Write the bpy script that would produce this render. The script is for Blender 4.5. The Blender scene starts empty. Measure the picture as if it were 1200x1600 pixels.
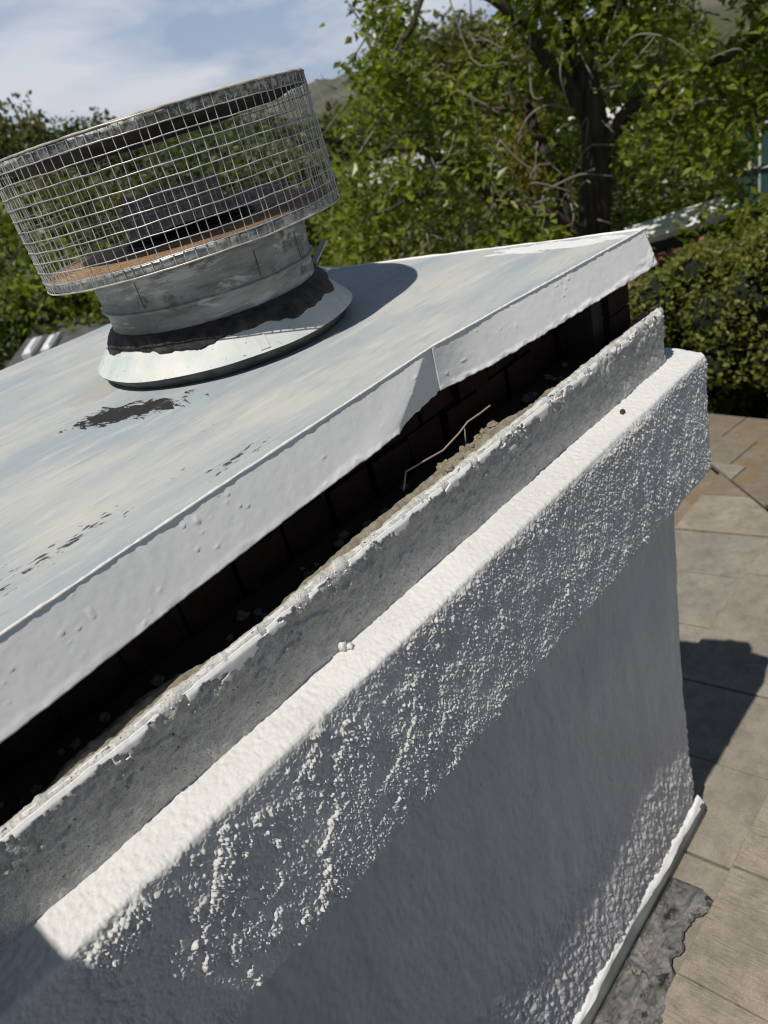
import bpy, math
import numpy as np
np.seterr(over='ignore')
from mathutils import Vector, Matrix

SC = bpy.context.scene
COL = SC.collection
U = 0.36                      # metres per chimney unit
H = 7.0                       # height of the lens above the datum

# ------------------------------------------------------------------ camera
cam_d = bpy.data.cameras.new('camera')
cam = bpy.data.objects.new('camera', cam_d)
COL.objects.link(cam)
cam_d.sensor_fit = 'VERTICAL'
cam_d.sensor_height = 36.0
cam_d.sensor_width = 27.0
cam_d.lens = 1171.69 / 1600 * 36.0
cam_d.clip_start = 0.02
cam_d.clip_end = 20000
M = np.array([[0.65388341, -0.71963567, -0.23358292],
              [-0.50905235, -0.19005473, -0.83949086],
              [0.55973403, 0.66783508, -0.49060586]])
R = Matrix([[M[0][i], -M[1][i], -M[2][i]] for i in range(3)]).to_4x4()
cam.matrix_world = Matrix.Translation((0, 0, H)) @ R
cam_d.dof.use_dof = True
cam_d.dof.focus_distance = 0.98
cam_d.dof.aperture_fstop = cam_d.lens / 4.2
SC.camera = cam

# ------------------------------------------------------------------ sky and sun
SUN_EL, SUN_AZ = 64.0, 7.6     # the light travels towards +X, a little towards +Y
w = bpy.data.worlds.new('World')
SC.world = w
w.use_nodes = True
nt = w.node_tree
for n in list(nt.nodes):
    nt.nodes.remove(n)
N = nt.nodes.new
L = nt.links.new
out = N('ShaderNodeOutputWorld')
bg = N('ShaderNodeBackground')
bg.inputs['Strength'].default_value = 0.043
sky = N('ShaderNodeTexSky')
sky.sky_type = 'NISHITA'
sky.sun_disc = False
sky.sun_elevation = math.radians(SUN_EL)
sky.sun_rotation = math.radians(180 + 90 - SUN_AZ)
sky.air_density = 1.0
sky.dust_density = 0.1
sky.ozone_density = 2.5
tc = N('ShaderNodeTexCoord')
mp = N('ShaderNodeMapping')
mp.inputs['Scale'].default_value = (1.3, 1.6, 4.5)
mp.inputs['Location'].default_value = (-1.2, 2.2, 0.8)
mp.inputs['Rotation'].default_value = (0.25, 0.1, 0.6)
L(tc.outputs['Generated'], mp.inputs['Vector'])
cn = N('ShaderNodeTexNoise')
cn.inputs['Scale'].default_value = 2.3
cn.inputs['Detail'].default_value = 7
cn.inputs['Roughness'].default_value = 0.55
cn.inputs['Distortion'].default_value = 0.6
L(mp.outputs['Vector'], cn.inputs['Vector'])
cr = N('ShaderNodeValToRGB')
cr.color_ramp.elements[0].position = 0.43
cr.color_ramp.elements[0].color = (0.30, 0.30, 0.30, 1)
cr.color_ramp.elements[1].position = 0.60
cr.color_ramp.elements[1].color = (0.97, 0.97, 0.97, 1)
L(cn.outputs['Fac'], cr.inputs['Fac'])
mx = N('ShaderNodeMix')
mx.data_type = 'RGBA'
mx.inputs['B'].default_value = (22.5, 23.2, 25.0, 1)
sx = N('ShaderNodeSeparateXYZ')
L(tc.outputs['Generated'], sx.inputs['Vector'])
lowr = N('ShaderNodeMapRange')
lowr.inputs['From Min'].default_value = 0.0
lowr.inputs['From Max'].default_value = 0.42
lowr.inputs['To Min'].default_value = 1.15
lowr.inputs['To Max'].default_value = 0.03
L(sx.outputs['Z'], lowr.inputs['Value'])
cm = N('ShaderNodeMath')
cm.operation = 'MULTIPLY'
L(cr.outputs['Color'], cm.inputs[0])
L(lowr.outputs['Result'], cm.inputs[1])
L(cm.outputs[0], mx.inputs['Factor'])
tint = N('ShaderNodeMix')
tint.data_type = 'RGBA'
tint.blend_type = 'MULTIPLY'
tint.inputs['Factor'].default_value = 1.0
tint.inputs['B'].default_value = (0.96, 0.99, 0.98, 1)
L(sky.outputs['Color'], tint.inputs['A'])
blu = N('ShaderNodeMix')
blu.data_type = 'RGBA'
blu.inputs['B'].default_value = (6.2, 11.5, 21.0, 1)
bf = N('ShaderNodeMath')
bf.operation = 'MULTIPLY'
bf.inputs[1].default_value = 0.7
bf.use_clamp = True
L(lowr.outputs['Result'], bf.inputs[0])
L(bf.outputs[0], blu.inputs['Factor'])
L(tint.outputs['Result'], blu.inputs['A'])
L(blu.outputs['Result'], mx.inputs['A'])

L(mx.outputs['Result'], bg.inputs['Color'])
L(bg.outputs['Background'], out.inputs['Surface'])

sd = bpy.data.lights.new('sun', 'SUN')
sd.energy = 5.0
sd.angle = math.radians(0.53)
sd.color = (1.0, 0.955, 0.88)
sun = bpy.data.objects.new('sun', sd)
COL.objects.link(sun)
_e, _a = math.radians(SUN_EL), math.radians(SUN_AZ)
S = Vector((math.cos(_e) * math.cos(_a), math.cos(_e) * math.sin(_a), -math.sin(_e)))
sun.rotation_euler = S.to_track_quat('-Z', 'Y').to_euler()
sun.location = (-5, -1, 16)

vs = SC.view_settings
SC.display_settings.display_device = 'sRGB'
vs.view_transform = 'Standard'
vs.look = 'None'
vs.exposure = -0.38
vs.gamma = 1.0
vs.use_curve_mapping = False
SC.cycles.max_bounces = 8
SC.render.filter_size = 1.0
SC.cycles.filter_width = 1.0
SC.cycles.volume_bounces = 0
SC.cycles.sample_clamp_indirect = 6

# ------------------------------------------------------------------ helpers
rng = np.random.default_rng(11)


def smooth(a, b, x):
    t = np.clip((x - a) / (b - a), 0, 1)
    return t * t * (3 - 2 * t)


def _hash(ix, iy, iz, seed):
    h = (ix.astype(np.int64) * 374761393 + iy.astype(np.int64) * 668265263 + iz.astype(np.int64) * 2147483647 + seed * 1442695041) & 0xFFFFFFFF
    h = ((h ^ (h >> 13)) * 1274126177) & 0xFFFFFFFF
    h = ((h ^ (h >> 16)) * 2246822519) & 0xFFFFFFFF
    return ((h ^ (h >> 13)) & 0xFFFF) / 65535.0


def vn(x, y, z=0.0, seed=0):
    """value noise in -1..1"""
    x, y, z = np.broadcast_arrays(np.asarray(x, float), np.asarray(y, float), np.asarray(z, float))
    fx, fy, fz = np.floor(x), np.floor(y), np.floor(z)
    tx, ty, tz = x - fx, y - fy, z - fz
    tx, ty, tz = [t * t * t * (t * (t * 6 - 15) + 10) for t in (tx, ty, tz)]
    r = 0
    for dx in (0, 1):
        for dy in (0, 1):
            for dz in (0, 1):
                wgt = (tx if dx else 1 - tx) * (ty if dy else 1 - ty) * (tz if dz else 1 - tz)
                r = r + wgt * _hash(fx + dx, fy + dy, fz + dz, seed)
    return r * 2 - 1


def vn2(x, y, seed=0):
    x, y = np.broadcast_arrays(np.asarray(x, float), np.asarray(y, float))
    fx, fy = np.floor(x), np.floor(y)
    tx, ty = x - fx, y - fy
    tx, ty = [t * t * t * (t * (t * 6 - 15) + 10) for t in (tx, ty)]
    z = np.zeros_like(fx)
    a, b = _hash(fx, fy, z, seed), _hash(fx + 1, fy, z, seed)
    c, d = _hash(fx, fy + 1, z, seed), _hash(fx + 1, fy + 1, z, seed)
    return ((a * (1 - tx) + b * tx) * (1 - ty) + (c * (1 - tx) + d * tx) * ty) * 2 - 1


def fbm2(x, y, seed=0, o=4, g=0.5):
    r, a = 0, 1.0
    for k in range(o):
        r = r + a * vn2(x * 2 ** k + 17.3 * k, y * 2 ** k - 9.1 * k, seed + k)
        a *= g
    return r


def fbm3(x, y, z, seed=0, o=4, g=0.5):
    r, a = 0, 1.0
    for k in range(o):
        r = r + a * vn(x * 2 ** k + 7.3 * k, y * 2 ** k - 9.1 * k, z * 2 ** k + 3.7 * k, seed + k)
        a *= g
    return r


def worley(x, y, seed=0, r=0.75):
    """rounded grains: 1 at a grain's centre, 0 between grains"""
    fx, fy = np.floor(x), np.floor(y)
    best = np.zeros(x.shape)
    z = np.zeros(x.shape)
    for dx in (-1, 0, 1):
        for dy in (-1, 0, 1):
            cx, cy = fx + dx, fy + dy
            px, py = cx + _hash(cx, cy, z, seed), cy + _hash(cx, cy, z, seed + 1)
            s_ = 0.35 + 0.65 * _hash(cx, cy, z, seed + 2)
            d = ((x - px) ** 2 + (y - py) ** 2) / (r * s_) ** 2
            best = np.maximum(best, s_ * np.clip(1 - np.sqrt(d), 0, 1) ** 0.75 * 1.25)
    return best


def mesh_np(name, V, Q, smooth_shade=True):
    V = np.asarray(V, np.float32)
    Q = np.asarray(Q, np.int32)
    me = bpy.data.meshes.new(name)
    k = Q.shape[1]
    me.vertices.add(len(V))
    me.vertices.foreach_set('co', V.ravel())
    me.loops.add(Q.size)
    me.loops.foreach_set('vertex_index', Q.ravel())
    me.polygons.add(len(Q))
    me.polygons.foreach_set('loop_start', np.arange(len(Q), dtype=np.int32) * k)
    me.polygons.foreach_set('use_smooth', np.full(len(Q), smooth_shade))
    me.update(calc_edges=True)
    return me


def base_of(parent):
    b = np.zeros(3)
    while parent is not None:
        b = b + np.array(parent.location)
        parent = parent.parent
    return b


def link(name, me, mat=None, parent=None, **props):
    o = bpy.data.objects.new(name, me)
    COL.objects.link(o)
    if mat is not None and me is not None and not me.materials:
        me.materials.append(mat)
    if parent is not None:
        o.parent = parent
    for k, v in props.items():
        o[k] = v
    return o


def obj(name, V, Q, mat, parent=None, smooth_shade=True, **props):
    """V in world metres; stored relative to the parent"""
    V = np.asarray(V, float) - base_of(parent)
    return link(name, mesh_np(name, V, Q, smooth_shade), mat, parent, **props)


def uu(V):
    V = np.asarray(V, float)
    return V * U + np.array([0, 0, H])


def thing(name, label, cat, loc=(0, 0, 0), group=None):
    o = bpy.data.objects.new(name, None)
    o.empty_display_size = 0.1
    COL.objects.link(o)
    o.location = loc
    o['label'] = label
    o['category'] = cat
    if group:
        o['group'] = group
    return o


class MB:
    """collects quads"""
    def __init__(s):
        s.V, s.Q, s.n = [], [], 0

    def add(s, V, Q):
        V = np.asarray(V, float)
        s.V.append(V)
        s.Q.append(np.asarray(Q, int) + s.n)
        s.n += len(V)
        return s

    def box(s, lo, hi):
        x0, y0, z0 = lo
        x1, y1, z1 = hi
        V = [(x0, y0, z0), (x1, y0, z0), (x1, y1, z0), (x0, y1, z0), (x0, y0, z1), (x1, y0, z1), (x1, y1, z1), (x0, y1, z1)]
        return s.add(V, [(0, 3, 2, 1), (4, 5, 6, 7), (0, 1, 5, 4), (1, 2, 6, 5), (2, 3, 7, 6), (3, 0, 4, 7)])

    def hexa(s, P):
        return s.add(P, [(0, 3, 2, 1), (4, 5, 6, 7), (0, 1, 5, 4), (1, 2, 6, 5), (2, 3, 7, 6), (3, 0, 4, 7)])

    def tube(s, P, r, n=6, closed=False):
        P = np.asarray(P, float)
        m = len(P)
        r = np.broadcast_to(np.asarray(r, float), (m,))
        if closed:
            T = np.roll(P, -1, 0) - np.roll(P, 1, 0)
        else:
            T = np.gradient(P, axis=0)
        T /= np.linalg.norm(T, axis=1)[:, None] + 1e-12
        ref = np.array([0, 0, 1.0]) if abs(T[:, 2]).mean() < 0.8 else np.array([1.0, 0, 0])
        A = np.cross(T, ref)
        A /= np.linalg.norm(A, axis=1)[:, None] + 1e-12
        B = np.cross(T, A)
        th = np.arange(n) * 2 * np.pi / n
        V = P[:, None] + r[:, None, None] * (A[:, None] * np.cos(th)[None, :, None] + B[:, None] * np.sin(th)[None, :, None])
        i = np.arange(m if closed else m - 1)[:, None]
        j = np.arange(n)[None]
        i2 = (i + 1) % m
        j2 = (j + 1) % n
        Q = np.stack([i * n + j, i * n + j2, i2 * n + j2, i2 * n + j], -1).reshape(-1, 4)
        V = V.reshape(-1, 3)
        if not closed:
            c0, c1 = len(V), len(V) + 1
            V = np.vstack([V, P[:1], P[-1:]])
            jj = np.arange(0, n, 2)
            Q = np.vstack([Q, np.stack([np.full(len(jj), c0), (jj + 2) % n, (jj + 1) % n, jj], 1),
                           np.stack([np.full(len(jj), c1), (m - 1) * n + jj, (m - 1) * n + (jj + 1) % n, (m - 1) * n + (jj + 2) % n], 1)])
        return s.add(V, Q)

    def build(s, name, mat, parent=None, smooth_shade=False, units=True, **props):
        V = np.vstack(s.V)
        if units:
            V = uu(V)
        return obj(name, V, np.vstack(s.Q), mat, parent, smooth_shade, **props)


def grid(nu, nv, closed_v=False, closed_u=False):
    i = np.arange(nu if closed_u else nu - 1)[:, None]
    j = np.arange(nv if closed_v else nv - 1)[None]
    i2, j2 = (i + 1) % nu, (j + 1) % nv
    return np.stack([i * nv + j, i2 * nv + j, i2 * nv + j2, i * nv + j2], -1).reshape(-1, 4)


def polyline(P, step):
    """resample a (y,z) polyline with outward normals (front = -y) -> pts, normals, arc"""
    P = np.asarray(P, float)
    seg = np.linalg.norm(np.diff(P, axis=0), axis=1)
    s = np.r_[0, np.cumsum(seg)]
    n = max(2, int(round(s[-1] / step)) + 1)
    t = np.linspace(0, s[-1], n)
    Y = np.interp(t, s, P[:, 0])
    Z = np.interp(t, s, P[:, 1])
    d = np.gradient(np.stack([Y, Z], 1), axis=0)
    d /= np.linalg.norm(d, axis=1)[:, None] + 1e-12
    nrm = np.stack([-d[:, 1], d[:, 0]], 1)
    return np.stack([Y, Z], 1), nrm, t


# ------------------------------------------------------------------ materials
def mat(name, col=(0.5, 0.5, 0.5), rough=0.7, metal=0.0, spec=0.4):
    m = bpy.data.materials.new(name)
    m.use_nodes = True
    b = m.node_tree.nodes['Principled BSDF']
    b.inputs['Base Color'].default_value = (*col, 1)
    b.inputs['Roughness'].default_value = rough
    b.inputs['Metallic'].default_value = metal
    b.inputs['Specular IOR Level'].default_value = spec
    return m, m.node_tree, b


def nz(t, scale, detail=4, rough=0.55, vec=None, dist=0.0):
    n = t.nodes.new('ShaderNodeTexNoise')
    n.inputs['Scale'].default_value = scale
    n.inputs['Detail'].default_value = detail
    n.inputs['Roughness'].default_value = rough
    n.inputs['Distortion'].default_value = dist
    if vec is None:
        vec = coord(t)
    t.links.new(vec, n.inputs['Vector'])
    return n.outputs['Fac']


def coord(t, scale=(1, 1, 1), rot=(0, 0, 0), loc=(0, 0, 0)):
    g = t.nodes.new('ShaderNodeNewGeometry')
    mpn = t.nodes.new('ShaderNodeMapping')
    mpn.inputs['Scale'].default_value = scale
    mpn.inputs['Rotation'].default_value = rot
    mpn.inputs['Location'].default_value = loc
    t.links.new(g.outputs['Position'], mpn.inputs['Vector'])
    return mpn.outputs['Vector']


def ramp(t, fac, stops):
    r = t.nodes.new('ShaderNodeValToRGB')
    e = r.color_ramp.elements
    while len(e) < len(stops):
        e.new(0.5)
    for el, (p, c) in zip(e, stops):
        el.position = p
        el.color = (*c, 1) if len(c) == 3 else c
    t.links.new(fac, r.inputs['Fac'])
    return r.outputs['Color']


def mixc(t, fac, a, b, mode='MIX'):
    m = t.nodes.new('ShaderNodeMix')
    m.data_type = 'RGBA'
    m.blend_type = mode
    for k, v in (('Factor', fac), ('A', a), ('B', b)):
        sk = m.inputs[k]
        if isinstance(v, (int, float)):
            sk.default_value = v
        elif isinstance(v, tuple):
            sk.default_value = (*v, 1)
        else:
            t.links.new(v, sk)
    return m.outputs['Result']


def mth(t, op, a, b=0.0):
    m = t.nodes.new('ShaderNodeMath')
    m.operation = op
    for i, v in enumerate((a, b)):
        if isinstance(v, (int, float)):
            m.inputs[i].default_value = v
        else:
            t.links.new(v, m.inputs[i])
    return m.outputs[0]


def bump(t, b, h, strength=0.3, dist=0.002):
    n = t.nodes.new('ShaderNodeBump')
    n.inputs['Strength'].default_value = strength
    n.inputs['Distance'].default_value = dist
    t.links.new(h, n.inputs['Height'])
    t.links.new(n.outputs['Normal'], b.inputs['Normal'])


def set_col(t, b, c):
    t.links.new(c, b.inputs['Base Color'])


G1 = (0, 0, 0)
W1 = (1, 1, 1)

m_stucco, t, b = mat('white_stucco_paint', rough=0.8, spec=0.3)
set_col(t, b, mixc(t, ramp(t, nz(t, 7), [(0.35, G1), (0.7, W1)]), (0.68, 0.67, 0.65), (0.76, 0.75, 0.73)))
bump(t, b, mth(t, 'ADD', nz(t, 420, 4, 0.7), nz(t, 1100, 2)), 0.45, 0.0018)

m_wall, t, b = mat('white_wall_paint', rough=0.8, spec=0.3)
c = mixc(t, ramp(t, nz(t, 3.0), [(0.35, G1), (0.7, W1)]), (0.60, 0.595, 0.59), (0.70, 0.69, 0.68))
c = mixc(t, ramp(t, nz(t, 1.0, 5, 0.7, coord(t, (16, 16, 3.5), (0.25, 0, 0))), [(0.42, G1), (0.66, (0.30, 0.30, 0.30))]), c, (0.40, 0.395, 0.40))
c = mixc(t, ramp(t, nz(t, 2.2, 3, 0.5, coord(t, (1, 1, 0.7), (0, 0, 0), (2.2, 0, 0.5))), [(0.46, G1), (0.66, (0.35, 0.35, 0.35))]), c, (0.50, 0.515, 0.57))
c = mixc(t, ramp(t, nz(t, 1.0, 5, 0.75, coord(t, (130, 130, 38), (0.3, 0, 0)), 0.6), [(0.655, G1), (0.69, (0.75, 0.75, 0.75))]), c, (0.22, 0.215, 0.215))
c = mixc(t, ramp(t, nz(t, 300, 2), [(0.70, G1), (0.74, W1)]), c, (0.30, 0.29, 0.28))
set_col(t, b, c)
bump(t, b, mth(t, 'ADD', nz(t, 300, 4, 0.7), nz(t, 900, 2)), 0.6, 0.0018)

m_neck, t, b = mat('weathered_stucco', rough=0.85, spec=0.25)
c = mixc(t, ramp(t, nz(t, 60, 5, 0.7), [(0.35, G1), (0.68, W1)]), (0.46, 0.45, 0.42), (0.66, 0.65, 0.62))
c = mixc(t, ramp(t, nz(t, 420, 2, 0.6), [(0.50, G1), (0.66, (0.6, 0.6, 0.6))]), c, (0.27, 0.265, 0.255))
c = mixc(t, ramp(t, nz(t, 190, 3), [(0.66, G1), (0.72, W1)]), c, (0.14, 0.135, 0.13))
set_col(t, b, c)
bump(t, b, nz(t, 420, 3), 0.7, 0.002)

m_fascia, t, b = mat('white_metal_paint', rough=0.5, spec=0.4)
set_col(t, b, mixc(t, ramp(t, nz(t, 9), [(0.3, G1), (0.7, W1)]), (0.80, 0.795, 0.785), (0.85, 0.845, 0.835)))
bump(t, b, nz(t, 160, 4), 0.18, 0.0012)

m_bead, t, b = mat('thick_white_paint', (0.84, 0.83, 0.81), 0.5)
bump(t, b, nz(t, 200, 3), 0.3, 0.001)

# metal cap: chalky blue grey and cream brush streaks over steel, stained by tar
m_cap, t, b = mat('chalky_painted_steel', rough=0.55, spec=0.35)
sv = coord(t, (2.2, 11, 1), (0, 0, -0.12))
c = mixc(t, ramp(t, nz(t, 1.0, 5, 0.6, coord(t, (2.6, 7, 1), (0, 0, -0.2)), 0.4), [(0.40, G1), (0.60, W1)]), (0.365, 0.41, 0.435), (0.54, 0.535, 0.50))
c = mixc(t, ramp(t, nz(t, 2.6, 6, 0.65, sv, 0.3), [(0.42, G1), (0.72, (0.6, 0.6, 0.6))]), c, (0.43, 0.465, 0.48))
c = mixc(t, ramp(t, nz(t, 5.0, 6, 0.7, coord(t, (1.5, 9, 1), (0, 0, -0.15), (3, 1, 0))), [(0.55, G1), (0.72, (0.65, 0.65, 0.65))]), c, (0.66, 0.65, 0.60))
c = mixc(t, ramp(t, nz(t, 14.0, 4, 0.6, coord(t, (1, 5, 1), (0, 0, -0.15), (9, 1, 0))), [(0.55, G1), (0.72, (0.4, 0.4, 0.4))]), c, (0.27, 0.31, 0.34))


def cap_mask(t, cx, cy, rx, ry, ang=0.0):
    """soft elliptical mask centred on a cap point (chimney units)"""
    g = t.nodes.new('ShaderNodeNewGeometry')
    s = t.nodes.new('ShaderNodeVectorMath')
    s.operation = 'SUBTRACT'
    t.links.new(g.outputs['Position'], s.inputs[0])
    s.inputs[1].default_value = (cx * U, cy * U, H - U)
    r_ = t.nodes.new('ShaderNodeVectorRotate')
    r_.rotation_type = 'Z_AXIS'
    r_.inputs['Angle'].default_value = -ang
    t.links.new(s.outputs[0], r_.inputs['Vector'])
    m_ = t.nodes.new('ShaderNodeVectorMath')
    m_.operation = 'MULTIPLY'
    m_.inputs[1].default_value = (1 / (rx * U), 1 / (ry * U), 0)
    t.links.new(r_.outputs[0], m_.inputs[0])
    l_ = t.nodes.new('ShaderNodeVectorMath')
    l_.operation = 'LENGTH'
    t.links.new(m_.outputs[0], l_.inputs[0])
    return mth(t, 'SUBTRACT', 1.0, l_.outputs['Value'])


# tar splash beside the flashing
k_ = mth(t, 'ADD', mth(t, 'MULTIPLY', cap_mask(t, 1.335, 3.12, 0.34, 0.15, -0.85), 0.62),
         mth(t, 'MULTIPLY', mth(t, 'SUBTRACT', nz(t, 1.0, 5, 0.7, coord(t, (38, 15, 1), (0, 0, 0.75)), 1.2), 0.5), 1.9))
c = mixc(t, ramp(t, k_, [(0.17, G1), (0.19, W1)]), c, (0.022, 0.020, 0.018))
# grey cement smear
k_ = mth(t, 'ADD', cap_mask(t, 1.47, 3.62, 0.22, 0.16, 0.2), mth(t, 'SUBTRACT', nz(t, 30, 4), 0.5))
c = mixc(t, ramp(t, k_, [(0.1, G1), (0.2, (0.8, 0.8, 0.8))]), c, (0.42, 0.41, 0.385))
# black worn flecks along the front
for cx, cy, rx, ry, thr in ((0.62, 2.27, 0.75, 0.11, 0.30), (1.2, 2.15, 0.26, 0.07, 0.26), (0.30, 2.23, 0.42, 0.14, 0.30), (1.35, 2.50, 0.26, 0.03, 0.36)):
    k_ = mth(t, 'ADD', mth(t, 'MULTIPLY', cap_mask(t, cx, cy, rx, ry, 0.05), 0.30),
             mth(t, 'MULTIPLY', mth(t, 'SUBTRACT', nz(t, 1.0, 4, 0.65, coord(t, (55, 150, 1), (0, 0, -0.05), (cx, 0, 0))), 0.5), 1.25))
    c = mixc(t, ramp(t, k_, [(thr, G1), (thr + 0.03, (0.9, 0.9, 0.9))]), c, (0.03, 0.03, 0.03))
# fresh white paint near the far corner and along the edges
k_ = mth(t, 'ADD', cap_mask(t, 3.62, 2.30, 0.55, 0.12, -1.32), mth(t, 'MULTIPLY', mth(t, 'SUBTRACT', nz(t, 1.0, 5, 0.7, coord(t, (40, 14, 1))), 0.5), 2.0))
c = mixc(t, ramp(t, k_, [(0.28, G1), (0.36, W1)]), c, (0.82, 0.815, 0.80))
c = mixc(t, ramp(t, nz(t, 1.0, 5, 0.75, coord(t, (7, 90, 1), (0, 0, -0.12), (1, 0, 0))), [(0.58, G1), (0.68, (0.45, 0.45, 0.45))]), c, (0.70, 0.70, 0.67))
c = mixc(t, ramp(t, nz(t, 1.0, 5, 0.75, coord(t, (9, 110, 1), (0, 0, -0.2), (4, 2, 0))), [(0.62, G1), (0.70, (0.4, 0.4, 0.4))]), c, (0.26, 0.28, 0.29))
c = mixc(t, ramp(t, nz(t, 90, 4, 0.7), [(0.66, G1), (0.72, (0.5, 0.5, 0.5))]), c, (0.30, 0.30, 0.29))
set_col(t, b, c)
bump(t, b, nz(t, 60, 5, 0.6, coord(t, (1, 4, 1))), 0.2, 0.002)

m_skirt, t, b = mat('painted_flashing', rough=0.55)
c = mixc(t, ramp(t, nz(t, 14, 5, 0.6), [(0.35, G1), (0.65, W1)]), (0.52, 0.58, 0.57), (0.72, 0.71, 0.66))
c = mixc(t, ramp(t, nz(t, 120, 4, 0.7), [(0.64, G1), (0.68, W1)]), c, (0.12, 0.12, 0.115))
set_col(t, b, c)
bump(t, b, nz(t, 90, 4), 0.15, 0.0015)

m_drip, t, b = mat('dark_drip_edge', rough=0.6)  # darkened so the shadow under the skirt rim sits in its colour
set_col(t, b, mixc(t, ramp(t, nz(t, 30, 5), [(0.35, G1), (0.7, W1)]), (0.03, 0.036, 0.034), (0.09, 0.10, 0.095)))

m_collar, t, b = mat('weathered_collar', rough=0.6, metal=0.1)
c = mixc(t, ramp(t, nz(t, 1.0, 6, 0.65, coord(t, (9, 9, 40))), [(0.36, G1), (0.62, W1)]), (0.16, 0.165, 0.155), (0.36, 0.37, 0.355))
c = mixc(t, ramp(t, nz(t, 1.0, 6, 0.75, coord(t, (7, 7, 34), (0.1, 0, 0), (4, 2, 1)), 0.5), [(0.53, G1), (0.58, (0.85, 0.85, 0.85))]), c, (0.52, 0.54, 0.52))
c = mixc(t, ramp(t, nz(t, 12, 5, 0.7), [(0.58, G1), (0.66, (0.8, 0.8, 0.8))]), c, (0.09, 0.082, 0.07))
set_col(t, b, c)
bump(t, b, nz(t, 80, 4), 0.2, 0.0015)

m_tar, t, b = mat('black_tar', rough=0.55)
set_col(t, b, mixc(t, ramp(t, nz(t, 40, 4), [(0.4, G1), (0.75, W1)]), (0.016, 0.015, 0.014), (0.085, 0.07, 0.062)))
bump(t, b, nz(t, 110, 5, 0.7), 1.0, 0.006)

m_galv, t, b = mat('galvanised_steel', rough=0.45, metal=0.55)
c = mixc(t, ramp(t, nz(t, 55, 4, 0.7), [(0.4, G1), (0.62, W1)]), (0.24, 0.245, 0.24), (0.56, 0.56, 0.54))
c = mixc(t, ramp(t, nz(t, 10, 4, 0.7), [(0.55, G1), (0.7, (0.7, 0.7, 0.7))]), c, (0.15, 0.145, 0.135))
set_col(t, b, c)

m_lid, t, b = mat('speckled_lid_rim', rough=0.6, metal=0.2)
c = mixc(t, ramp(t, nz(t, 130, 3, 0.7), [(0.42, G1), (0.58, W1)]), (0.17, 0.165, 0.15), (0.60, 0.585, 0.53))
c = mixc(t, ramp(t, nz(t, 16, 4, 0.6), [(0.50, G1), (0.60, (0.85, 0.85, 0.85))]), c, (0.115, 0.11, 0.10))
set_col(t, b, c)

m_lidtop, t, b = mat('tan_lid_top', rough=0.7)
set_col(t, b, mixc(t, ramp(t, nz(t, 20, 4), [(0.4, G1), (0.65, W1)]), (0.45, 0.38, 0.28), (0.62, 0.56, 0.45)))

m_rust, t, b = mat('rusty_plate', rough=0.75)
c = mixc(t, ramp(t, nz(t, 14, 5, 0.6), [(0.35, G1), (0.68, W1)]), (0.30, 0.165, 0.085), (0.46, 0.31, 0.175))
set_col(t, b, mixc(t, ramp(t, nz(t, 150, 3), [(0.6, G1), (0.66, W1)]), c, (0.12, 0.07, 0.05)))

m_pipe, t, b = mat('shade_dark_metal', rough=0.7)  # near black: shade under the lid and inside the flue put into the colour
set_col(t, b, mixc(t, ramp(t, nz(t, 20, 5), [(0.4, G1), (0.75, W1)]), (0.012, 0.012, 0.013), (0.05, 0.05, 0.055)))

m_wire, t, b = mat('wire_steel', rough=0.4, metal=0.35)
set_col(t, b, mixc(t, ramp(t, nz(t, 40, 3), [(0.4, G1), (0.62, W1)]), (0.40, 0.39, 0.37), (0.66, 0.64, 0.60)))

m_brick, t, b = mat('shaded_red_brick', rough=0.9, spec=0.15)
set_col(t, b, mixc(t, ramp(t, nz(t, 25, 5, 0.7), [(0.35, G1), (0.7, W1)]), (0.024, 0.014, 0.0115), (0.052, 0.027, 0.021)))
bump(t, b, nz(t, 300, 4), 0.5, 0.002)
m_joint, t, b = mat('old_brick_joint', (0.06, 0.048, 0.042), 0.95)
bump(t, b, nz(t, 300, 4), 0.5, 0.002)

m_mortar, t, b = mat('tan_mortar', rough=0.95, spec=0.15)
c = mixc(t, ramp(t, nz(t, 80, 5, 0.75), [(0.35, G1), (0.7, W1)]), (0.19, 0.165, 0.12), (0.37, 0.33, 0.255))
set_col(t, b, c)
bump(t, b, nz(t, 420, 4, 0.7), 0.8, 0.002)

m_flash, t, b = mat('grey_counterflashing', rough=0.5, metal=0.3)
set_col(t, b, mixc(t, ramp(t, nz(t, 9, 4), [(0.35, G1), (0.7, W1)]), (0.10, 0.107, 0.102), (0.18, 0.188, 0.18)))

m_sealant, t, b = mat('grey_sealant', rough=0.6)
c = mixc(t, ramp(t, nz(t, 22, 5, 0.65, None, 0.8), [(0.35, G1), (0.66, W1)]), (0.075, 0.073, 0.07), (0.235, 0.23, 0.225))
c = mixc(t, ramp(t, nz(t, 16, 4, 0.6), [(0.58, G1), (0.64, W1)]), c, (0.03, 0.028, 0.026))
set_col(t, b, c)
bump(t, b, nz(t, 1.0, 4, 0.6, coord(t, (60, 160, 60)), 1.2), 0.9, 0.004)


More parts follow.
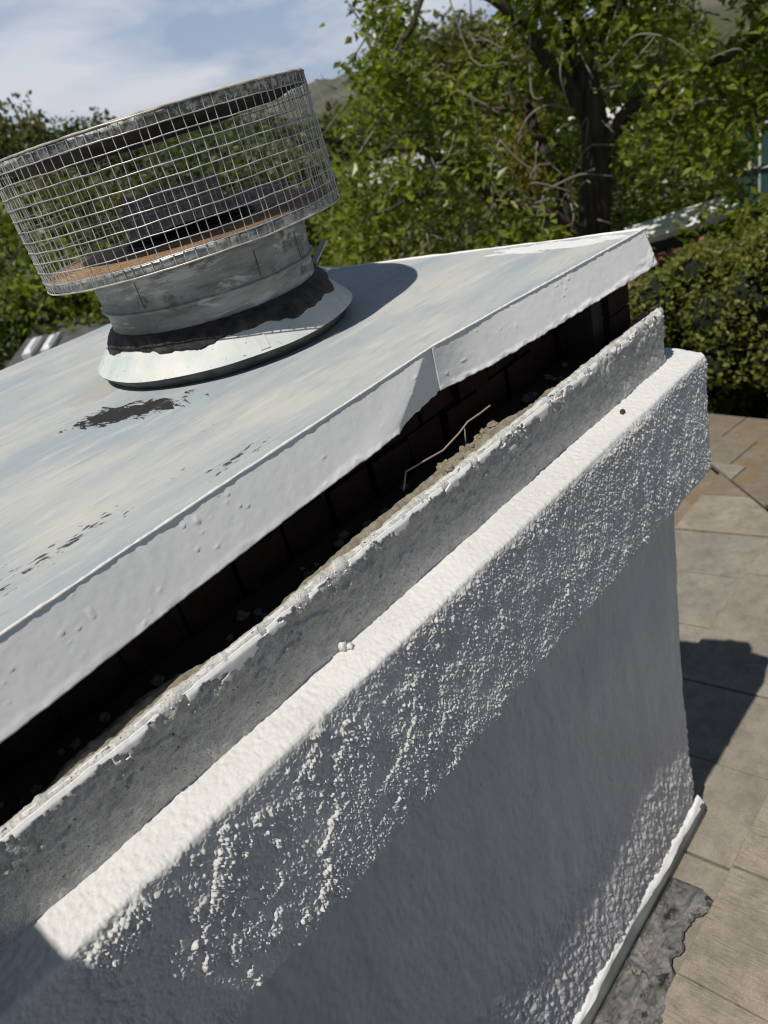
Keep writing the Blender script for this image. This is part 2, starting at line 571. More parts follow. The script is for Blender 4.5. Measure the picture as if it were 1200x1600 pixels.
def tile_mat(name, c0, c1, grain, rust=False):
    m, t, b = mat(name, rough=0.85, spec=0.25)
    c = mixc(t, ramp(t, nz(t, 260, 3, 0.7), [(0.36, G1), (0.66, W1)]), c0, c1)
    c = mixc(t, ramp(t, nz(t, 6, 5, 0.65), [(0.4, G1), (0.72, (0.55, 0.55, 0.55))]), c, tuple(v * 0.62 for v in c0))
    c = mixc(t, ramp(t, nz(t, 420, 1), [(0.70, G1), (0.74, (0.8, 0.8, 0.8))]), c, (0.55, 0.50, 0.40))
    c = mixc(t, ramp(t, nz(t, 17, 6, 0.7), [(0.44, G1), (0.70, (0.6, 0.6, 0.6))]), c, tuple(v * 0.55 for v in c0))
    if rust:
        c = mixc(t, ramp(t, nz(t, 3.2, 5, 0.65, None, 0.5), [(0.48, G1), (0.66, (0.75, 0.75, 0.75))]), c, (0.23, 0.155, 0.065))
        c = mixc(t, ramp(t, nz(t, 2.1, 4, 0.6, coord(t, (1, 1, 1), (0, 0, 0), (5, 2, 0))), [(0.5, G1), (0.66, (0.7, 0.7, 0.7))]), c, (0.20, 0.155, 0.14))
    if grain:
        gv = coord(t, (1, 0.07, 0.07), (0, 0, 0.06))
        g1 = nz(t, 190, 5, 0.75, gv, 0.6)
        c = mixc(t, ramp(t, g1, [(0.30, W1), (0.46, G1)]), c, tuple(v * 0.42 for v in c0))
        set_col(t, b, c)
        bump(t, b, g1, 0.9, 0.004)
    else:
        set_col(t, b, c)
        bump(t, b, nz(t, 300, 4, 0.75), 0.8, 0.0025)
    return m


m_tiles = [tile_mat('grained_brown_tile', (0.31, 0.268, 0.21), (0.45, 0.392, 0.31), True),
           tile_mat('gritty_tan_tile', (0.265, 0.235, 0.19), (0.40, 0.355, 0.29), False),
           tile_mat('pale_grey_tile', (0.26, 0.24, 0.195), (0.37, 0.345, 0.285), False),
           tile_mat('rust_stained_tile', (0.225, 0.19, 0.14), (0.325, 0.275, 0.21), False, True)]
m_deck, t, b = mat('roof_underlay', (0.018, 0.017, 0.016), 0.9)

m_plaster, t, b = mat('house_plaster', rough=0.9)
set_col(t, b, mixc(t, ramp(t, nz(t, 2), [(0.3, G1), (0.7, W1)]), (0.60, 0.56, 0.49), (0.70, 0.66, 0.58)))

m_ground, t, b = mat('dry_ground', rough=0.95, spec=0.1)
c = mixc(t, ramp(t, nz(t, 0.5, 6, 0.65), [(0.38, G1), (0.62, W1)]), (0.045, 0.06, 0.02), (0.15, 0.125, 0.07))
c = mixc(t, ramp(t, nz(t, 0.02, 5, 0.6), [(0.42, G1), (0.58, W1)]), c, (0.06, 0.075, 0.03))
set_col(t, b, c)
m_hill, t, b = mat('mountain_scrub', rough=0.95, spec=0.1)
set_col(t, b, mixc(t, ramp(t, nz(t, 0.004, 6, 0.65), [(0.4, G1), (0.6, W1)]), (0.06, 0.075, 0.045), (0.15, 0.13, 0.09)))

m_bark, t, b = mat('dark_bark', rough=0.95, spec=0.1)
set_col(t, b, mixc(t, ramp(t, nz(t, 1.0, 5, 0.7, coord(t, (14, 14, 3))), [(0.35, G1), (0.7, W1)]), (0.035, 0.028, 0.022), (0.11, 0.09, 0.07)))
bump(t, b, nz(t, 1.0, 5, 0.7, coord(t, (30, 30, 6))), 0.9, 0.02)
m_twig, t, b = mat('pale_twig', (0.22, 0.20, 0.165), 0.9)


def leaf_mat(name, stops, trans=0.35, rough=0.45, clump=0.9):
    m, t, b = mat(name, rough=rough, spec=0.4)
    g = t.nodes.new('ShaderNodeNewGeometry')
    f = mth(t, 'ADD', mth(t, 'MULTIPLY', g.outputs['Random Per Island'], 0.6), mth(t, 'MULTIPLY', nz(t, clump, 2), 0.4))
    c = ramp(t, f, stops)
    set_col(t, b, c)
    tr = t.nodes.new('ShaderNodeBsdfTranslucent')
    t.links.new(mixc(t, 1.0, c, (1.5, 1.7, 0.5), 'MULTIPLY'), tr.inputs['Color'])
    mxs = t.nodes.new('ShaderNodeMixShader')
    mxs.inputs[0].default_value = trans
    o = t.nodes['Material Output']
    t.links.new(b.outputs[0], mxs.inputs[1])
    t.links.new(tr.outputs[0], mxs.inputs[2])
    t.links.new(mxs.outputs[0], o.inputs['Surface'])
    return m


m_leaf_big = leaf_mat('bright_leaf', [(0.15, (0.068, 0.085, 0.015)), (0.5, (0.165, 0.192, 0.030)), (0.85, (0.33, 0.35, 0.075))], 0.5, 0.32)
m_leaf_hedge = leaf_mat('hedge_leaf', [(0.15, (0.085, 0.10, 0.022)), (0.55, (0.165, 0.18, 0.036)), (0.9, (0.30, 0.30, 0.07))], 0.4, 0.4, 2.0)
m_leaf_dark = leaf_mat('dark_leaf', [(0.2, (0.040, 0.055, 0.016)), (0.55, (0.078, 0.10, 0.027)), (0.9, (0.14, 0.165, 0.05))], 0.3, 0.5, 0.3)
m_leaf_olive = leaf_mat('olive_leaf', [(0.2, (0.075, 0.082, 0.026)), (0.55, (0.14, 0.145, 0.046)), (0.9, (0.23, 0.22, 0.08))], 0.3, 0.5, 0.3)
m_leaf_yellow = leaf_mat('yellow_leaf', [(0.2, (0.14, 0.12, 0.02)), (0.8, (0.30, 0.23, 0.03))], 0.3, 0.5, 0.5)
LEAVES = dict(bright=m_leaf_big, hedge=m_leaf_hedge, dark=m_leaf_dark, olive=m_leaf_olive, yellow=m_leaf_yellow)

# ================================================================== the setting
# -- terrain -------------------------------------------------------
def terrain(x, y):
    d = np.hypot(x, y)
    az = np.degrees(np.arctan2(y, x))
    z = 2.2 - 5.5 * smooth(7, 24, d) - 14 * smooth(40, 220, d) - 30 * smooth(300, 2200, d)
    bank = smooth(34, 24, az) * smooth(-60, -20, az)
    z = z + bank * (2.5 * smooth(7.2, 9.0, d) + 5.5 * smooth(7, 24, d) - 2.9 * smooth(9.5, 18, d) - 6 * smooth(26, 60, d))
    z = z + 0.5 * fbm2(x * 0.05, y * 0.05, 3) * smooth(10, 40, d)
    return z


rr = np.r_[0.0, np.geomspace(2, 7000, 110)]
th = np.linspace(0, 2 * np.pi, 180, endpoint=False)
RR, TH = np.meshgrid(rr, th, indexing='ij')
X, Y = RR * np.cos(TH), RR * np.sin(TH)
obj('ground', np.stack([X, Y, terrain(X, Y)], -1).reshape(-1, 3), grid(len(rr), len(th), True), m_ground, kind='structure')


def ridge(name, dist, az0, az1, elev, amp, seed, depth):
    az = np.radians(np.linspace(az0, az1, 420))
    prof = np.linspace(0, 1, 16)
    A, P = np.meshgrid(az, prof, indexing='ij')
    top = H + dist * np.tan(np.radians(elev + amp * fbm2(np.degrees(az) * 0.11, 0 * az, seed, 6, 0.55)))
    D = dist + (P - 0.5) * depth
    hgt = np.sin(P * np.pi) ** 1.2
    Z = -60 + (top[:, None] + 60) * hgt + hgt * 18 * fbm2(np.degrees(A) * 1.1, P * 5, seed + 9, 4)
    return obj(name, np.stack([D * np.cos(A), D * np.sin(A), Z], -1).reshape(-1, 3), grid(420, 16), m_hill, kind='structure')


ridge('hills', 5200, -40, 130, 0.35, 0.45, 5, 2600)
ridge('hills', 3000, -40, 130, -0.55, 0.35, 21, 1200)

# ================================================================== chimney
XL, XR = -0.75, 3.92           # stucco body
chimney = thing('chimney', 'white stucco chimney with a rough projecting band, cracked top and open brick gap', 'chimney', uu((1.6, 3.4, -6.1)))

# body wall: front face with trowel relief
xs = np.arange(XL, XR + 1e-6, 0.0070)
zs = np.arange(-6.3, -2.5, 0.0080)
XX, ZZ = np.meshgrid(xs, zs, indexing='ij')
yw = np.interp(XX, [-0.8, 1.2, 3.95], [1.830, 1.815, 1.866])
streak = fbm2(XX * 9 + ZZ * 2, ZZ * 2.5 - XX * 1.2, 31, 4)
relief = 0.0060 * streak + 0.0026 * fbm2(XX * 40, ZZ * 24, 35, 3) + 0.030 * smooth(-4.7, -5.7, ZZ) + 0.016 * fbm2(XX * 0.9, ZZ * 0.8, 39, 2)
low = smooth(-4.2, -4.9, ZZ)
coarse = fbm2(XX * 36 + ZZ * 6, ZZ * 18 - XX * 4, 41, 3)
relief = relief + low * (0.0095 * np.clip(coarse, -0.6, 1.2) + 0.003 * worley(XX * 30 + ZZ * 6, ZZ * 20 - XX * 4, 43) + 0.006 * worley(XX * 72, ZZ * 60, 47))
YY = yw - relief
edge = 0.012 * smooth(XR - 0.02, XR, XX)
YY = YY + edge
V = np.stack([XX + 0.006 * fbm2(ZZ * 9, 0 * ZZ, 51, 3) * (XX > XR - 1e-3), YY, ZZ], -1).reshape(-1, 3)
body = MB().add(V, grid(len(xs), len(zs)))
body.add([(XL, 1.87, -6.3), (XR - 0.004, 1.885, -6.3), (XR - 0.004, 5.1, -6.6), (XL, 5.1, -6.6), (XL, 1.87, -1.6), (XR - 0.004, 1.885, -1.6), (XR - 0.004, 5.1, -1.6), (XL, 5.1, -1.6)],
         [(1, 2, 6, 5), (2, 3, 7, 6), (3, 0, 4, 7)])
# end return joining the relief to the side face
iz = np.arange(len(zs))
E1 = V.reshape(len(xs), len(zs), 3)[-1]
E2 = E1.copy()
E2[:, 0] = XR - 0.004
E2[:, 1] = 1.885
body.add(np.vstack([E1, E2]), np.stack([iz[:-1], iz[1:], iz[1:] + len(zs), iz[:-1] + len(zs)], 1))
body.build('stucco_wall', m_wall, chimney, True)


def sweep(xs, prof, step, disp, name, m, parent, xend=0.0, **props):
    P, Nn, s = polyline(prof, step)
    XX, SS = np.meshgrid(xs, s, indexing='ij')
    Yp, Zp = np.broadcast_to(P[:, 0], XX.shape), np.broadcast_to(P[:, 1], XX.shape)
    d = disp(XX, Yp, Zp, SS)
    V = np.stack([XX, Yp + Nn[:, 0] * d, Zp + Nn[:, 1] * d], -1)
    e = smooth(xs[-1] - 0.03, xs[-1], XX)
    V[..., 1] += 0.02 * e * e * (Yp < prof_mid(prof))
    nu, nv = XX.shape
    caps = [V]
    mb = MB().add(V.reshape(-1, 3), grid(nu, nv))
    for i, sgn in ((0, -1), (nu - 1, 1)):          # closing the ends
        ring = V[i]
        c = ring.mean(0)[None]
        bb = ring * 0.0
        bb[:] = ring
        bb[:, 1] = prof_back(prof)
        j = np.arange(nv - 1)
        q = np.stack([j, j + 1, j + 1 + nv, j + nv], 1)
        if sgn < 0:
            q = q[:, ::-1]
        mb.add(np.vstack([ring, bb]), q)
    return mb.build(name, m, parent, True, **props)


def prof_mid(p):
    return (min(a for a, _ in p) + max(a for a, _ in p)) / 2


def prof_back(p):
    return max(a for a, _ in p)


# projecting band: heavy dashed stucco
def band_disp(x, y, z, s):
    zz = z
    front = smooth(1.74, 1.712, y) * (0.25 + 0.75 * smooth(-1.775, -1.815, z))
    wx, wz = x + 0.01 * vn2(x * 30, zz * 30, 58), zz + 0.01 * vn2(x * 30, zz * 30, 59)
    g0 = worley(wx * 105, wz * 105, 60)
    g1 = worley(wx * 76, wz * 76, 61)
    g2 = worley(wx * 42, wz * 38, 64)
    m1 = fbm2(x * 5.5 + zz * 2.0, zz * 4.0, 71, 4, 0.6)
    left = smooth(2.1, 0.5, x)
    patch = np.clip(smooth(-0.36 + 0.10 * left, 0.06 + 0.12 * left, m1) + (1 - left) * 0.6, 0, 1)
    plate = smooth(-0.06, 0.12, fbm2(x * 5 - zz * 3, zz * 4 + x * 2, 77, 4, 0.55) + 0.32 * fbm2(x * 30, zz * 30, 78, 3, 0.6)) * left
    big = fbm2(x * 12, zz * 9, 79, 3)
    d = front * (0.0080 * g1 * (0.5 + 0.5 * patch) + 0.0062 * g0 * (0.7 + 0.3 * patch) + 0.0058 * g2 * patch * smooth(-0.1 - 0.2 * left, 0.5, big)
                 + 0.0030 * big * (1 - 0.5 * left) + (0.0100 + 0.0050 * g0 + 0.0035 * g1) * plate - 0.002 * left
                 + 0.007 * fbm2(x * 1.3, zz * 1.5, 83, 2))
    topm = 1 - front
    d = d + topm * (0.0022 * fbm2(x * 60, y * 60, 87, 3) + 0.0012 * fbm2(x * 7, y * 9, 89, 3))
    lip = np.exp(-((zz + 1.785) / 0.03) ** 2) * front
    return d + lip * 0.004 * fbm2(x * 22, zz * 10, 91, 3)


xs = np.r_[np.arange(XL - 0.14, 1.6, 0.0037), np.arange(1.6, 4.055, 0.0046), 4.058]
sweep(xs, [(1.90, -2.535), (1.74, -2.535), (1.700, -2.522), (1.692, -2.49), (1.704, -1.790), (1.707, -1.775), (1.716, -1.767), (1.875, -1.748), (1.96, -1.745)],
      0.0040, band_disp, 'stucco_band', m_stucco, chimney)


# neck above the band: a ragged painted lip over a hollow weathered face
def neck_disp(x, y, z, s):
    up = smooth(-1.56, -1.47, z + 0.03 * fbm2(x * 3.0, 0 * x, 101, 4))
    top = smooth(-1.54, -1.47, z)
    right = smooth(2.7, 3.6, x)
    clump = fbm2(x * 16, z * 20, 103, 4, 0.6)
    d = 0.0026 * worley(x * 75, z * 75, 105) + 0.0015 * fbm2(x * 50, z * 50, 105, 2) + 0.0035 * fbm2(x * 7, z * 7, 107, 3)
    d = d + up * (0.010 + 0.0022 * clump + 0.0035 * vn2(x * 55, z * 55, 104))
    d = d + (1 - top) * ((0.6 * right + 0.08) * (0.010 * worley(x * 30 + z * 9, z * 24, 109) + 0.006 * worley(x * 60, z * 60, 110)) + 0.006 * right)
    d = d + smooth(0.32, 0.42, fbm2(x * 8, z * 10, 111, 4, 0.6)) * smooth(-1.66, -1.53, z) * (1 - top) * 0.008
    d = d + top * 0.0022 * fbm2(x * 30, y * 20, 113, 3, 0.6)
    return d


xs = np.r_[np.arange(XL, 3.885, 0.006), 3.889]
sweep(xs, [(1.875, -1.80), (1.868, -1.755), (1.869, -1.66), (1.867, -1.56), (1.864, -1.47), (1.868, -1.447), (1.886, -1.441), (1.902, -1.452), (1.906, -1.52)],
      0.006, neck_disp, 'stucco_neck', m_neck, chimney)


# flaked white paint along the lip of the neck
def flake_strip(x0, x1, seed, zoff, yoff, thr, name):
    xs = np.arange(x0, x1, 0.0045)
    nv = 22
    v = np.linspace(0, 1, nv)
    XX, VV = np.meshgrid(xs, v, indexing='ij')
    wid = np.clip(0.036 + 0.020 * fbm2(xs * 4, 0 * xs, seed, 3) + 0.009 * fbm2(xs * 22, 0 * xs, seed + 1, 4, 0.65), 0.010, 0.09)[:, None]
    drop = VV * 0.085
    Zp = -1.4385 + zoff + 0.003 * fbm2(xs * 16, 0 * xs, seed + 2, 3)[:, None] - drop
    Yp = 1.8505 + yoff - 0.003 * np.sin(VV * 2.6) + 0.008 * (1 - smooth(0, 0.18, VV)) + 0.0012 * fbm2(XX * 20, drop * 20, seed + 3, 3)
    torn = fbm2(XX * 20, drop * 26, seed + 8, 4, 0.6)
    keep = (drop < wid) & (torn > thr - 0.5 * (wid - drop) / 0.03)
    k4 = keep[:-1, :-1] & keep[1:, :-1] & keep[1:, 1:] & keep[:-1, 1:]
    Q = grid(len(xs), nv).reshape(len(xs) - 1, nv - 1, 4)[k4]
    o = MB().add(np.stack([XX, Yp, Zp], -1).reshape(-1, 3), Q).build(name, m_bead, chimney, True)
    md = o.modifiers.new('thickness', 'SOLIDIFY')
    md.thickness = 0.0022
    md.offset = 0
    return o


flake_strip(XL, 3.885, 131, 0.0, 0.0, 0.10, 'paint_skin')
flake_strip(XL, 3.86, 151, 0.008, 0.020, 0.35, 'paint_skin')

# tan mortar bed on top of the neck, crumbled
xs = np.arange(XL, 3.80, 0.008)
v = np.linspace(0, 1, 26)
XX, VV = np.meshgrid(xs, v, indexing='ij')
wid = np.clip(0.060 + 0.045 * fbm2(xs * 2.2, 0 * xs, 161, 4), 0.0, 0.12)[:, None]
hump = np.sin(np.clip(VV, 0, 1) * np.pi)
Yp = 1.884 + VV * (wid + 0.02)
Zp = -1.475 + hump * (0.030 + 0.007 * fbm2(XX * 5, Yp * 9, 163, 3, 0.5)) * np.clip(wid / 0.05, 0.3, 1.3) + 0.0045 * fbm2(XX * 50, Yp * 50, 167, 3)
MB().add(np.stack([XX, Yp, Zp], -1).reshape(-1, 3), grid(len(xs), 26)).build('mortar_bed', m_mortar, chimney, True)

# ledge floor behind it, core and bricks in shade
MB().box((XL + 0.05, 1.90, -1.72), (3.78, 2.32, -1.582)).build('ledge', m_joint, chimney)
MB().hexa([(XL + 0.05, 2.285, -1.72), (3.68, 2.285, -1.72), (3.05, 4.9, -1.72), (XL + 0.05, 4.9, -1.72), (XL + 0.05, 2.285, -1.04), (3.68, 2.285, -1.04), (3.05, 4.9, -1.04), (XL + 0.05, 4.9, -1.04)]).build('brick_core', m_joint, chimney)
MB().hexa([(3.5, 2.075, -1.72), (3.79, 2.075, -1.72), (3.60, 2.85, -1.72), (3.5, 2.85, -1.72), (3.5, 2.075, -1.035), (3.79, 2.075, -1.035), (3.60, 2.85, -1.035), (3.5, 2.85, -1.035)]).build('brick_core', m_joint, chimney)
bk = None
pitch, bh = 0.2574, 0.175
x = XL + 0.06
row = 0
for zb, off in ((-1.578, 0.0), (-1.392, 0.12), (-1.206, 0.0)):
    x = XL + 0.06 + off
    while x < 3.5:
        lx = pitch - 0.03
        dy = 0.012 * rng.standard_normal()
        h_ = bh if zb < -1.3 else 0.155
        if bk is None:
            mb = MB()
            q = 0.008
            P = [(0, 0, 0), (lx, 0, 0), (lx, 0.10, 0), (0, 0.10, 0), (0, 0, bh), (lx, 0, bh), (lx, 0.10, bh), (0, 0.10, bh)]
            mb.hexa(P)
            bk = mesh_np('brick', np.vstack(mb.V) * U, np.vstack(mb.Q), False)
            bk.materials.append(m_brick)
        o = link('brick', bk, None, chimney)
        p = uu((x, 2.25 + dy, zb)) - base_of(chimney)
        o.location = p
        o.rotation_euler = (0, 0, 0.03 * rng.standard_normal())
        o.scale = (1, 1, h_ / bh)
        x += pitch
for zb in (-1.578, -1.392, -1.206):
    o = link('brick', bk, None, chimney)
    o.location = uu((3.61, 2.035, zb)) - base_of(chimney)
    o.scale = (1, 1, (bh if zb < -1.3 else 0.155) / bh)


def lump(mb, c, r, seed, flat=0.7, n=10):
    th = np.linspace(0, 2 * np.pi, n, endpoint=False)
    ph = np.linspace(0.05, np.pi - 0.05, n // 2 + 1)
    A, B = np.meshgrid(ph, th, indexing='ij')
    d = np.stack([np.sin(A) * np.cos(B), np.sin(A) * np.sin(B), np.cos(A)], -1)
    rr_ = r * (1 + 0.45 * fbm3(d[..., 0] * 2 + seed, d[..., 1] * 2, d[..., 2] * 2, seed, 2))
    V = np.array(c) + d * rr_[..., None] * np.array([1, 1, flat])
    mb.add(V.reshape(-1, 3), grid(n // 2 + 1, n, True))


# rubble of mortar lying in the gap
mb = MB()
for k in range(90):
    xx = rng.uniform(-0.2, 3.7)
    lump(mb, (xx, rng.uniform(1.97, 2.2), -1.578 + rng.uniform(0, 0.012)), rng.uniform(0.008, 0.026), 200 + k)
for k in range(26):
    xx = 2.22 + 0.16 * rng.standard_normal()
    lump(mb, (xx, rng.uniform(1.90, 1.99), -1.462 + rng.uniform(0, 0.03)), rng.uniform(0.008, 0.024), 300 + k)
mb.build('mortar_rubble', m_mortar, chimney, False, kind='stuff')

# counterflashing along the foot of the wall
fx = np.linspace(-0.75, 3.975, 160)
k_ = np.interp(fx, [-1, 2.0, 3.98], [1.25, 1.0, 0.35])
wob = 0.006 * fbm2(fx * 3, 0 * fx, 171, 3)
prof = [(1.812 + 0 * fx, -5.672 + wob), (1.800 - 0.02 * k_, -5.682 + wob), (1.795 - 0.062 * k_, -5.706 + wob), (1.790 - 0.066 * k_, -5.718 + wob), (1.790 - 0.048 * k_, -6.05 + wob), (1.83 + 0 * fx, -6.05 + wob)]
V = np.stack([np.stack([fx, a, c_], 1) for a, c_ in prof], 1)
fl = MB().add(V.reshape(-1, 3), grid(160, 6))
fl.hexa([(3.965, 1.77, -6.04), (4.005, 1.80, -6.04), (4.005, 1.83, -6.04), (3.965, 1.83, -6.04), (3.965, 1.775, -5.70), (4.02, 1.785, -5.735), (4.0, 1.83, -5.71), (3.965, 1.83, -5.69)])
flash = fl.build('counterflashing', m_flash, chimney, False)
cx_ = np.linspace(-0.75, 3.985, 400)
V = []
for a in np.linspace(0, 1, 9):
    yy = 1.838 - 0.034 * a - 0.010 * np.sin(a * np.pi) - a * a * (0.006 + 0.014 * fbm2(cx_ * 2.5, 0 * cx_ + a, 175, 4))
    yy = yy - a * np.interp(cx_, [-0.75, 2.0, 3.98], [0.05, 0.034, 0.0])
    zz = -5.632 - 0.045 * a * a - 0.012 * a + 0.006 * fbm2(cx_ * 14, 0 * cx_ + a * 3, 177, 3)
    V.append(np.stack([cx_, yy, zz], 1))
MB().add(np.stack(V, 1).reshape(-1, 3), grid(400, 9)).build('caulk_bead', m_bead, flash, True)

# ================================================================== metal cap
cap = thing('metal_cover', 'dented white painted sheet metal cover with tar stained top over the chimney', 'metal cover', uu((2.17, 3.43, -1.2)))


def yfront(x):
    return np.interp(x, [-0.9, 0.28, 0.8, 1.5, 2.218, 2.7, 3.3, 3.83], [1.93, 1.977, 2.013, 2.043, 2.072, 2.032, 1.976, 1.925])


def xright(y):
    return 3.832 - 0.245 * (y - 1.925)


def crown(x, y):
    e = np.minimum.reduce([(x + 0.8) / 1.2, (xright(y) - x) / 1.2, (y - yfront(x)) / 1.2, (5.04 - y) / 1.2])
    return 0.010 * smooth(0, 1, e) + 0.004 * fbm2(x * 1.4, y * 1.7, 181, 3)


nu, nv = 150, 110
uu_, vv_ = np.meshgrid(np.linspace(0, 1, nu), np.linspace(0, 1, nv), indexing='ij')
Yc = 1.925 + vv_ * (5.04 - 1.925)
Xc = -0.78 + uu_ * (xright(Yc) + 0.78)
y0 = yfront(Xc)
Yc = y0 + vv_ * (5.04 - y0)
Xc = -0.78 + uu_ * (xright(Yc) + 0.78)
Yc = yfront(Xc) + vv_ * (5.04 - yfront(Xc))
Zc = -1 + crown(Xc, Yc) * smooth(0, 0.05, np.minimum.reduce([vv_, 1 - vv_, uu_ * 2, (1 - uu_) * 2]))
top = np.stack([Xc, Yc, Zc], -1)
mb = MB().add(top.reshape(-1, 3), grid(nu, nv))
mb.add((top - np.array([0, 0, 0.02])).reshape(-1, 3), grid(nu, nv)[:, ::-1])
# back and right returns of the sheet
ring = np.vstack([top[-1, :], top[::-1, -1][1:]])
low = ring.copy()
low[:, 2] = -1.2
cen = np.array([1.6, 3.4, 0])
low[:, :2] += (low[:, :2] - cen[:2]) * 0.008
n_ = len(ring)
i = np.arange(n_ - 1)
mb.add(np.vstack([ring, low]), np.stack([i, i + n_, i + 1 + n_, i + 1], 1))
lr = top[0, :]
ll = lr.copy()
ll[:, 2] = -1.2
i = np.arange(nv - 1)
mb.add(np.vstack([lr, ll]), np.stack([i, i + 1, i + 1 + nv, i + nv], 1))
mb.build('cap_plate', m_cap, cap, True)


def fascia(x0, x1, name, right, seed):
    xs = np.linspace(x0, x1, int((x1 - x0) / 0.0085))
    v = np.linspace(0, 1, 42)
    XX, VV = np.meshgrid(xs, v, indexing='ij')
    depth = np.interp(XX, [-0.8, 0.2, 2.22, 3.84], [0.238, 0.222, 0.193, 0.184])
    flare = 0.068 if not right else np.interp(XX, [2.21, 2.30, 2.50, 2.80, 3.84], [-0.004, 0.014, 0.046, 0.062, 0.060])
    Yp = yfront(XX) - 0.006 - flare * VV
    if not right:
        # crease: the sheet buckles in towards the seam, most at its lower edge
        reach = 0.07 + 0.36 * VV ** 1.2
        q = np.clip((XX - (2.222 - reach)) / reach, 0, 1)
        bulge = np.exp(-((XX - (2.222 - reach * 1.25)) / 0.16) ** 2) * 0.007 * VV
        Yp = Yp + (0.002 + 0.070 * VV) * q * (1.5 - 0.5 * q) * smooth(0, 0.25, q) - bulge
    else:
        Yp = Yp - 0.004 * (1 - smooth(2.21, 2.4, XX))
    pebble = smooth(0.78, 0.9, vn2(XX * 64, VV * 13, seed)) * 0.0034 * smooth(0.1, 0.3, vn2(XX * 9, VV * 2, seed + 1))
    Yp = Yp - 0.00045 * fbm2(XX * 30, VV * 7, seed + 2, 3, 0.55) - pebble
    Zp = -1.0 - depth * VV
    # drips and torn paint along the lower edge
    rag = 0.0016 * fbm2(xs * 14, 0 * xs, seed + 4, 4, 0.65) + 0.003 * fbm2(xs * 50, 0 * xs, seed + 6, 2)
    lowm = smooth(0.84, 1.0, VV)
    Zp = Zp + rag[:, None] * lowm * np.interp(XX, [-0.8, 1.4, 1.9, 3.84], [0.35, 0.4, 1.0, 0.9])
    thick = smooth(0.86, 0.96, VV + 0.05 * fbm2(XX * 9, VV * 2, seed + 8, 3)) * np.interp(XX, [-0.8, 1.3, 1.8, 3.84], [0.3, 0.4, 1.0, 1.0])
    Yp = Yp - thick * (0.0035 + 0.0035 * fbm2(XX * 30, VV * 7, seed + 10, 3))
    if right:
        near = smooth(3.45, 3.8, XX) * smooth(0.3, 1, VV)
        Yp = Yp - near * 0.008 * np.clip(fbm2(XX * 16 + VV * 3, VV * 4 - XX * 4, seed + 12, 3), 0, 1)
    V = np.stack([XX, Yp, Zp], -1)
    o = MB().add(V.reshape(-1, 3), grid(len(xs), 42)[:, ::-1]).build(name, m_fascia, cap, True)
    md = o.modifiers.new('thickness', 'SOLIDIFY')
    md.thickness = 0.003
    md.offset = -1
    return o


fascia(-0.78, 2.224, 'fascia', False, 401)
fascia(2.214, 3.838, 'fascia', True, 431)


# bright rolled paint edge
xs = np.linspace(-0.78, 3.838, 760)
rad = 0.0058 + 0.0007 * fbm2(xs * 7, 0 * xs, 191, 2) + 0.0012 * fbm2(xs * 45, 0 * xs, 193, 3, 0.6)
rad = np.clip(rad, 0.002, 0.02)
P = np.stack([xs, yfront(xs) - 0.006 + 0.0010 * fbm2(xs * 6, 0 * xs, 195, 3), -1.0 + 0.002 + 0.0006 * fbm2(xs * 20, 0 * xs, 197, 3)], 1)
MB().tube(P, rad, 8).build('paint_edge', m_bead, cap, True)
ys = np.linspace(1.93, 5.03, 300)
P = np.stack([xright(ys) - 0.004 + 0.003 * fbm2(ys * 6, 0 * ys, 201, 3), ys, -1.0 + 0 * ys], 1)
MB().tube(P, 0.008 + 0.003 * fbm2(ys * 7, 0 * ys, 205, 3), 8).build('paint_edge', m_bead, cap, True)

# flashing skirt with a turned-down drip edge
CX, CY = 2.165, 3.425
NA = 220
ang = np.linspace(0, 2 * np.pi, NA, endpoint=False)


def lathe(prof, cx=CX, cy=CY, n=NA, dispr=None, tilt=(0, 0), z0=0.0):
    a = np.linspace(0, 2 * np.pi, n, endpoint=False)
    P = np.asarray(prof, float)
    A, I = np.meshgrid(a, np.arange(len(P)), indexing='ij')
    r, z = P[I, 0], P[I, 1]
    if dispr is not None:
        dr, dz = dispr(A, I, r, z)
        r, z = r + dr, z + dz
    Xl, Yl = r * np.cos(A), r * np.sin(A)
    V = np.stack([cx + Xl + tilt[0] * (z - z0), cy + Yl + tilt[1] * (z - z0), z - tilt[0] * Xl - tilt[1] * Yl], -1)
    return V.reshape(-1, 3), grid(n, len(P), closed_u=True)


def wob_(A, I, r, z):
    return 0.004 * fbm2(np.cos(A) * 2, np.sin(A) * 2, 211, 3), 0.004 * fbm2(np.cos(A) * 1.5, np.sin(A) * 1.5, 213, 2)


V, Q = lathe([(0.52, -0.785), (0.56, -0.80), (0.60, -0.843), (0.65, -0.895), (0.682, -0.928), (0.686, -0.933)], dispr=wob_)
MB().add(V, Q).build('flashing_cone', m_skirt, cap, True)
V, Q = lathe([(0.684, -0.934), (0.680, -0.945), (0.655, -0.965), (0.640, -0.985), (0.63, -0.99)], dispr=wob_)
MB().add(V, Q).build('drip_edge', m_drip, cap, True)


def tar_(A, I, r, z):
    k = fbm2(np.cos(A) * 4, np.sin(A) * 4, 217, 4, 0.5) * 1.0
    out_ = np.array([0, 0.3, 0.9, 1.2, 1.2, 0.4])[I]
    side = smooth(-0.9, 0.6, np.cos(A + 0.5))
    fine = fbm2(np.cos(A) * 22, np.sin(A) * 22 + I, 219, 3)
    return out_ * (0.014 * k + 0.003 * fine + 0.009 * side), -out_ * (0.014 * k + 0.006 * side) + 0.0015 * fine


V, Q = lathe([(0.535, -0.760), (0.556, -0.768), (0.576, -0.794), (0.592, -0.820), (0.594, -0.835), (0.56, -0.85)], n=420, dispr=tar_)
MB().add(V, Q).build('tar_bead', m_tar, cap, True)
